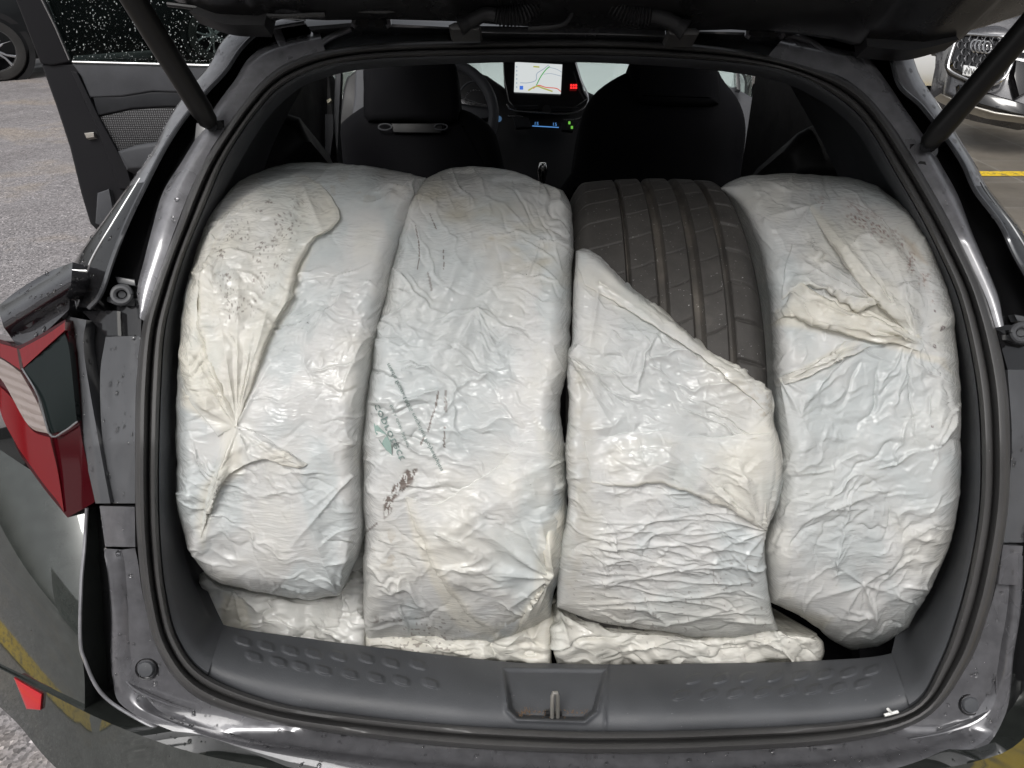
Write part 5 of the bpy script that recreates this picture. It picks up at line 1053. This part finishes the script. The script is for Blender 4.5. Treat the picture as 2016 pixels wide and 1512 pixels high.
# ------------------------------------------------------------------ other cars
def wheel(parent, c, r, yaw, wdt=.22, spokes=5):
    Mx = Matrix.Translation(Vector(c)) @ Matrix.Rotation(yaw, 4, 'Z'); w = wdt/2
    h = Bld().add(*lathe([(r*.66, -w), (r*.80, -w*1.08), (r*.95, -w), (r, -w*.7), (r, w*.7), (r*.95, w), (r*.80, w*1.08), (r*.66, w)], 48, Mx)).done('wheel', M['rubber_plain'], parent)
    b = Bld(); b.add(*lathe([(r*.70, -w*.98), (r*.68, -w*1.02), (r*.655, -w*.9), (r*.655, w*.9), (r*.68, w*1.02), (r*.70, w*.98)], 48, Mx))
    for s_ in (-1, 1):
        for k in range(spokes):
            for dt in (-.16, .16):
                t0 = 2*math.pi*k/spokes; P = []
                for rr, tt in ((r*.10, t0+dt*1.6), (r*.40, t0+dt*.9), (r*.665, t0+dt*1.5)): P.append(Mx @ Vector((s_*(w*.70+.2*w*(1-rr/r)), rr*math.cos(tt), rr*math.sin(tt))))
                b.tube([tuple(p) for p in P], [r*.055, r*.04, r*.055], 8)
        b.add(*lathe([(.0001, s_*w*.98), (r*.12, s_*w*.95), (r*.13, s_*w*.6)], 20, Mx))
    b.done('rim', M['alloy'], h); b = Bld(); b.add(*lathe([(.0001, 0), (r*.6, 0), (r*.6, .02), (.0001, .02)], 32, Mx)); b.done('brake_disc', M['strut'], h)
    return h
def vehicle(name, label, loc, yaw, m, L=4.6, Wd=1.88, Hh=1.62, kind='suv', cat='car', side_glass=True):
    """loc: middle of the car on the ground, yaw: heading of the nose from +X"""
    root = empty(name, (loc[0], loc[1], 0), label, cat); Mx = Matrix.Translation(Vector((loc[0], loc[1], 0))) @ Matrix.Rotation(yaw, 4, 'Z')
    hl = L/2; xs = [-hl, -hl+.06, -hl+.3, -hl*.62, -hl*.2, hl*.1, hl*.42, hl*.62, hl*.85, hl-.08, hl]
    bel = [.62, .80, .98, 1.0, 1.0, .99, .96, .93, .84, .70, .55]; low = [.45, .30, .24, .22, .22, .22, .22, .22, .23, .30, .42]; hw = [.70, .84, .92, .94, .94, .94, .94, .93, .88, .78, .66]
    rings = []
    for x, bz, lz, h in zip(xs, bel, low, hw):
        h *= Wd/1.88; pr = [(-h*.92, lz), (-h, lz+.12), (-h*1.01, (lz+bz)/2), (-h*.98, bz-.08), (-h*.90, bz), (-h*.5, bz+.03), (0, bz+.04), (h*.5, bz+.03), (h*.90, bz), (h*.98, bz-.08), (h*1.01, (lz+bz)/2), (h, lz+.12), (h*.92, lz), (0, lz)]
        rings.append([tuple(Mx @ Vector((x, y, z))) for y, z in pr])
    Lp = np.array(rings); F = gf(len(rings), 14, wrap_c=True)+[tuple(range(14)), tuple(range(10*14, 11*14))]; bd = mk('body', Lp, F, m, root)
    gr = []; gx = [-hl*.93, -hl*.70, -hl*.2, hl*.12, hl*.47]; gt = [1.02, Hh-.06, Hh, Hh-.04, 1.0]
    for x, z in zip(gx, gt):
        k = (z-1.0)/(Hh-1.0); h0 = .82*Wd/1.88; h1 = (.82-.2*k)*Wd/1.88; gr.append([tuple(Mx @ Vector((x, y, zz))) for y, zz in ((-h0, .97), (-h1, max(z-.03, .98)), (-h1*.8, z), (h1*.8, z), (h1, max(z-.03, .98)), (h0, .97))])
    mk('glasshouse', np.array(gr), gf(5, 6)+[(0, 1, 2, 3, 4, 5), (24, 25, 26, 27, 28, 29)], M['black_gloss'], root)
    rf = [[tuple(Mx @ Vector((x, y*Wd/1.88, z+.004))) for y in (-.60, -.3, 0, .3, .60)] for x, z in ((-hl*.68, Hh-.05), (-hl*.2, Hh+.004), (hl*.10, Hh-.03))]; mk('roof', np.array(rf), gf(3, 5), m, root)
    for sx in (-hl*.64, hl*.62):
        for sy in (-1, 1):
            c = Mx @ Vector((sx, sy*(Wd/2-.10), .36)); wheel(root, c, .36, yaw+math.pi/2)
            M2 = Mx @ Matrix.Translation(Vector((sx, sy*(Wd/2*.995), .36))) @ Matrix.Rotation(math.pi/2, 4, 'Z'); 
            mk('wheel_arch', *lathe([(.385, -.012), (.45, -.012), (.45, .012), (.385, .012)], 40, M2), M['darkplastic'], root)
            Bld().add(*lathe([(.0001, -.006*0+.0), (.40, 0), (.40, .02), (.0001, .02)], 32, Mx @ Matrix.Translation(Vector((sx, sy*(Wd/2*.94), .36))) @ Matrix.Rotation(math.pi/2, 4, 'Z'))).done('arch_liner', M['dark'], root)
    return root, Mx
p = at_z(np.array([8, 430]), np.array([159, 122]), 0.0)
mid = (p[0]+p[1])/2; yawb = math.atan2(p[1][1]-p[0][1], p[1][0]-p[0][0]); Lw = np.linalg.norm(p[1]-p[0]); nrm = np.array([-math.sin(yawb), math.cos(yawb), 0])
M['blackpaint'] = mat('black_car_paint', (.008, .009, .010), .35, 0, .25)
v, Mx = vehicle('parked_car', 'black car with silver five spoke wheels parked beyond the open door', mid+nrm*.9, yawb, M['blackpaint'], L=Lw/1.26*2/1.0*1.0, Wd=1.9, Hh=1.65)
v2, Mx2 = vehicle('parked_car', 'white car seen through the windscreen in front of the hatchback', (.6, 7.05, 0), R_(-90), M['white'], L=4.5)
v3, Mx3 = vehicle('parked_car', 'white car partly hidden behind the right rear pillar beside the grey car', (3.80, 9.3, 0), R_(2), M['white'], L=4.3)

# grey car with its hexagon grille, facing us at the right
M['greypaint'] = paint('grey_car_paint', (.075, .075, .082), rough=.22)
def wg(x, y): return 6.15-(np.asarray(x)-1860)*.0016+np.abs(np.asarray(x)-1975)*.0012
c0 = U(1985, 235, 6.2); root = empty('parked_car', (c0[0]+.5, c0[1]+1.9, 0), 'grey car with chrome framed hexagon grille facing the camera at right', 'car')
def gs(nm, poly, dw, th, m, par=root, bev=.01): return Bld().slab(poly, lambda x, y: wg(x, y)+dw, th, bev).done(nm, m, par)
bodyg = gs('body', [(1872, 70), (1890, 55), (1960, 50), (2090, 62), (2130, 120), (2120, 230), (2040, 238), (1960, 222), (1890, 205), (1856, 186), (1862, 150), (1870, 110)], .06, .22, M['greypaint'], bev=.06)
hc = U(2040, 150, 7.6); Bld().box((hc[0]+.45, hc[1]+1.5, .72), (1.7, 3.9, .95), None, .15).done('hull', M['greypaint'], root)
gs('bonnet', [(1892, 50), (1940, 30), (2100, 30), (2110, 64), (1990, 62), (1985, 72), (1900, 58)], .10, .5, M['greypaint'], bev=.03)
gri = gs('grille', [(1888, 66), (1935, 70), (1988, 78), (1995, 105), (1975, 150), (1940, 166), (1880, 138), (1872, 118)], .0, .10, M['black_gloss'])
q = spl([(1886, 66), (1935, 69), (1990, 76), (1997, 105), (1978, 152), (1942, 170), (1908, 158), (1872, 140), (1868, 122), (1886, 66)], 60); Bld().tube(U(q[:, 0], q[:, 1], wg(q[:, 0], q[:, 1])-.01), .012, 8).done('grille_frame', M['alloy'], gri)
b = Bld()
for r_ in range(7):
    for c_ in range(8):
        x = 1884+c_*15+(7 if r_ % 2 else 0); y = 76+r_*13+c_*1.0
        if inpoly(np.array([x]), np.array([y]), [(1890, 68), (1986, 79), (1992, 105), (1974, 146), (1940, 160), (1880, 135)])[0]:
            th = np.linspace(0, 2*math.pi, 7); b.tube(U(x+7*np.cos(th), y+8*np.sin(th), wg(x, y)-.004), .0045, 5)
b.done('grille_mesh', M['greypaint'], gri)
for k in range(4):
    th = np.linspace(0, 2*math.pi, 28); x0 = 1919+k*8.2; Bld().tube(U(x0+7.5*np.cos(th), 90.5+k*.9+11.5*np.sin(th), wg(x0, 90)-.02), .0075, 6, cap=False).done('emblem_ring', M['alloy'], gri)
pl = gs('number_plate', [(1898, 128), (1936, 134), (1960, 138), (1958, 159), (1934, 155), (1896, 147)], -.02, .01, M['white'], gri, .002)
P2, F = text_px('NW·26902', (1900, 144), (1955, 153.5), 17, mirror=False)
P2[:, 0] += 0; mk('plate_number', U(P2[:, 0], P2[:, 1], wg(P2[:, 0], P2[:, 1])-.03), F, M['strut'], pl, smooth=False)
gs('lower_intake', [(1888, 166), (1930, 178), (1990, 196), (2016, 204), (2016, 226), (1990, 222), (1930, 206), (1890, 186)], .03, .05, M['black_gloss'])
gs('front_splitter', [(1852, 184), (1890, 200), (1960, 220), (2040, 232), (2040, 236), (1958, 225), (1888, 205), (1854, 188)], .01, .10, M['steel'])
gs('headlight', [(2004, 80), (2060, 82), (2060, 110), (2010, 104)], .03, .05, M['chrome'])
gs('side_vent', [(2000, 118), (2050, 130), (2050, 170), (2006, 190), (1996, 150)], .03, .05, M['black_gloss'])
for sx_ in (-.74, .74):
    for dy_ in (-.9, 1.3): wheel(root, (hc[0]+.45+sx_, hc[1]+1.5+dy_, .34), .34, 0.0)
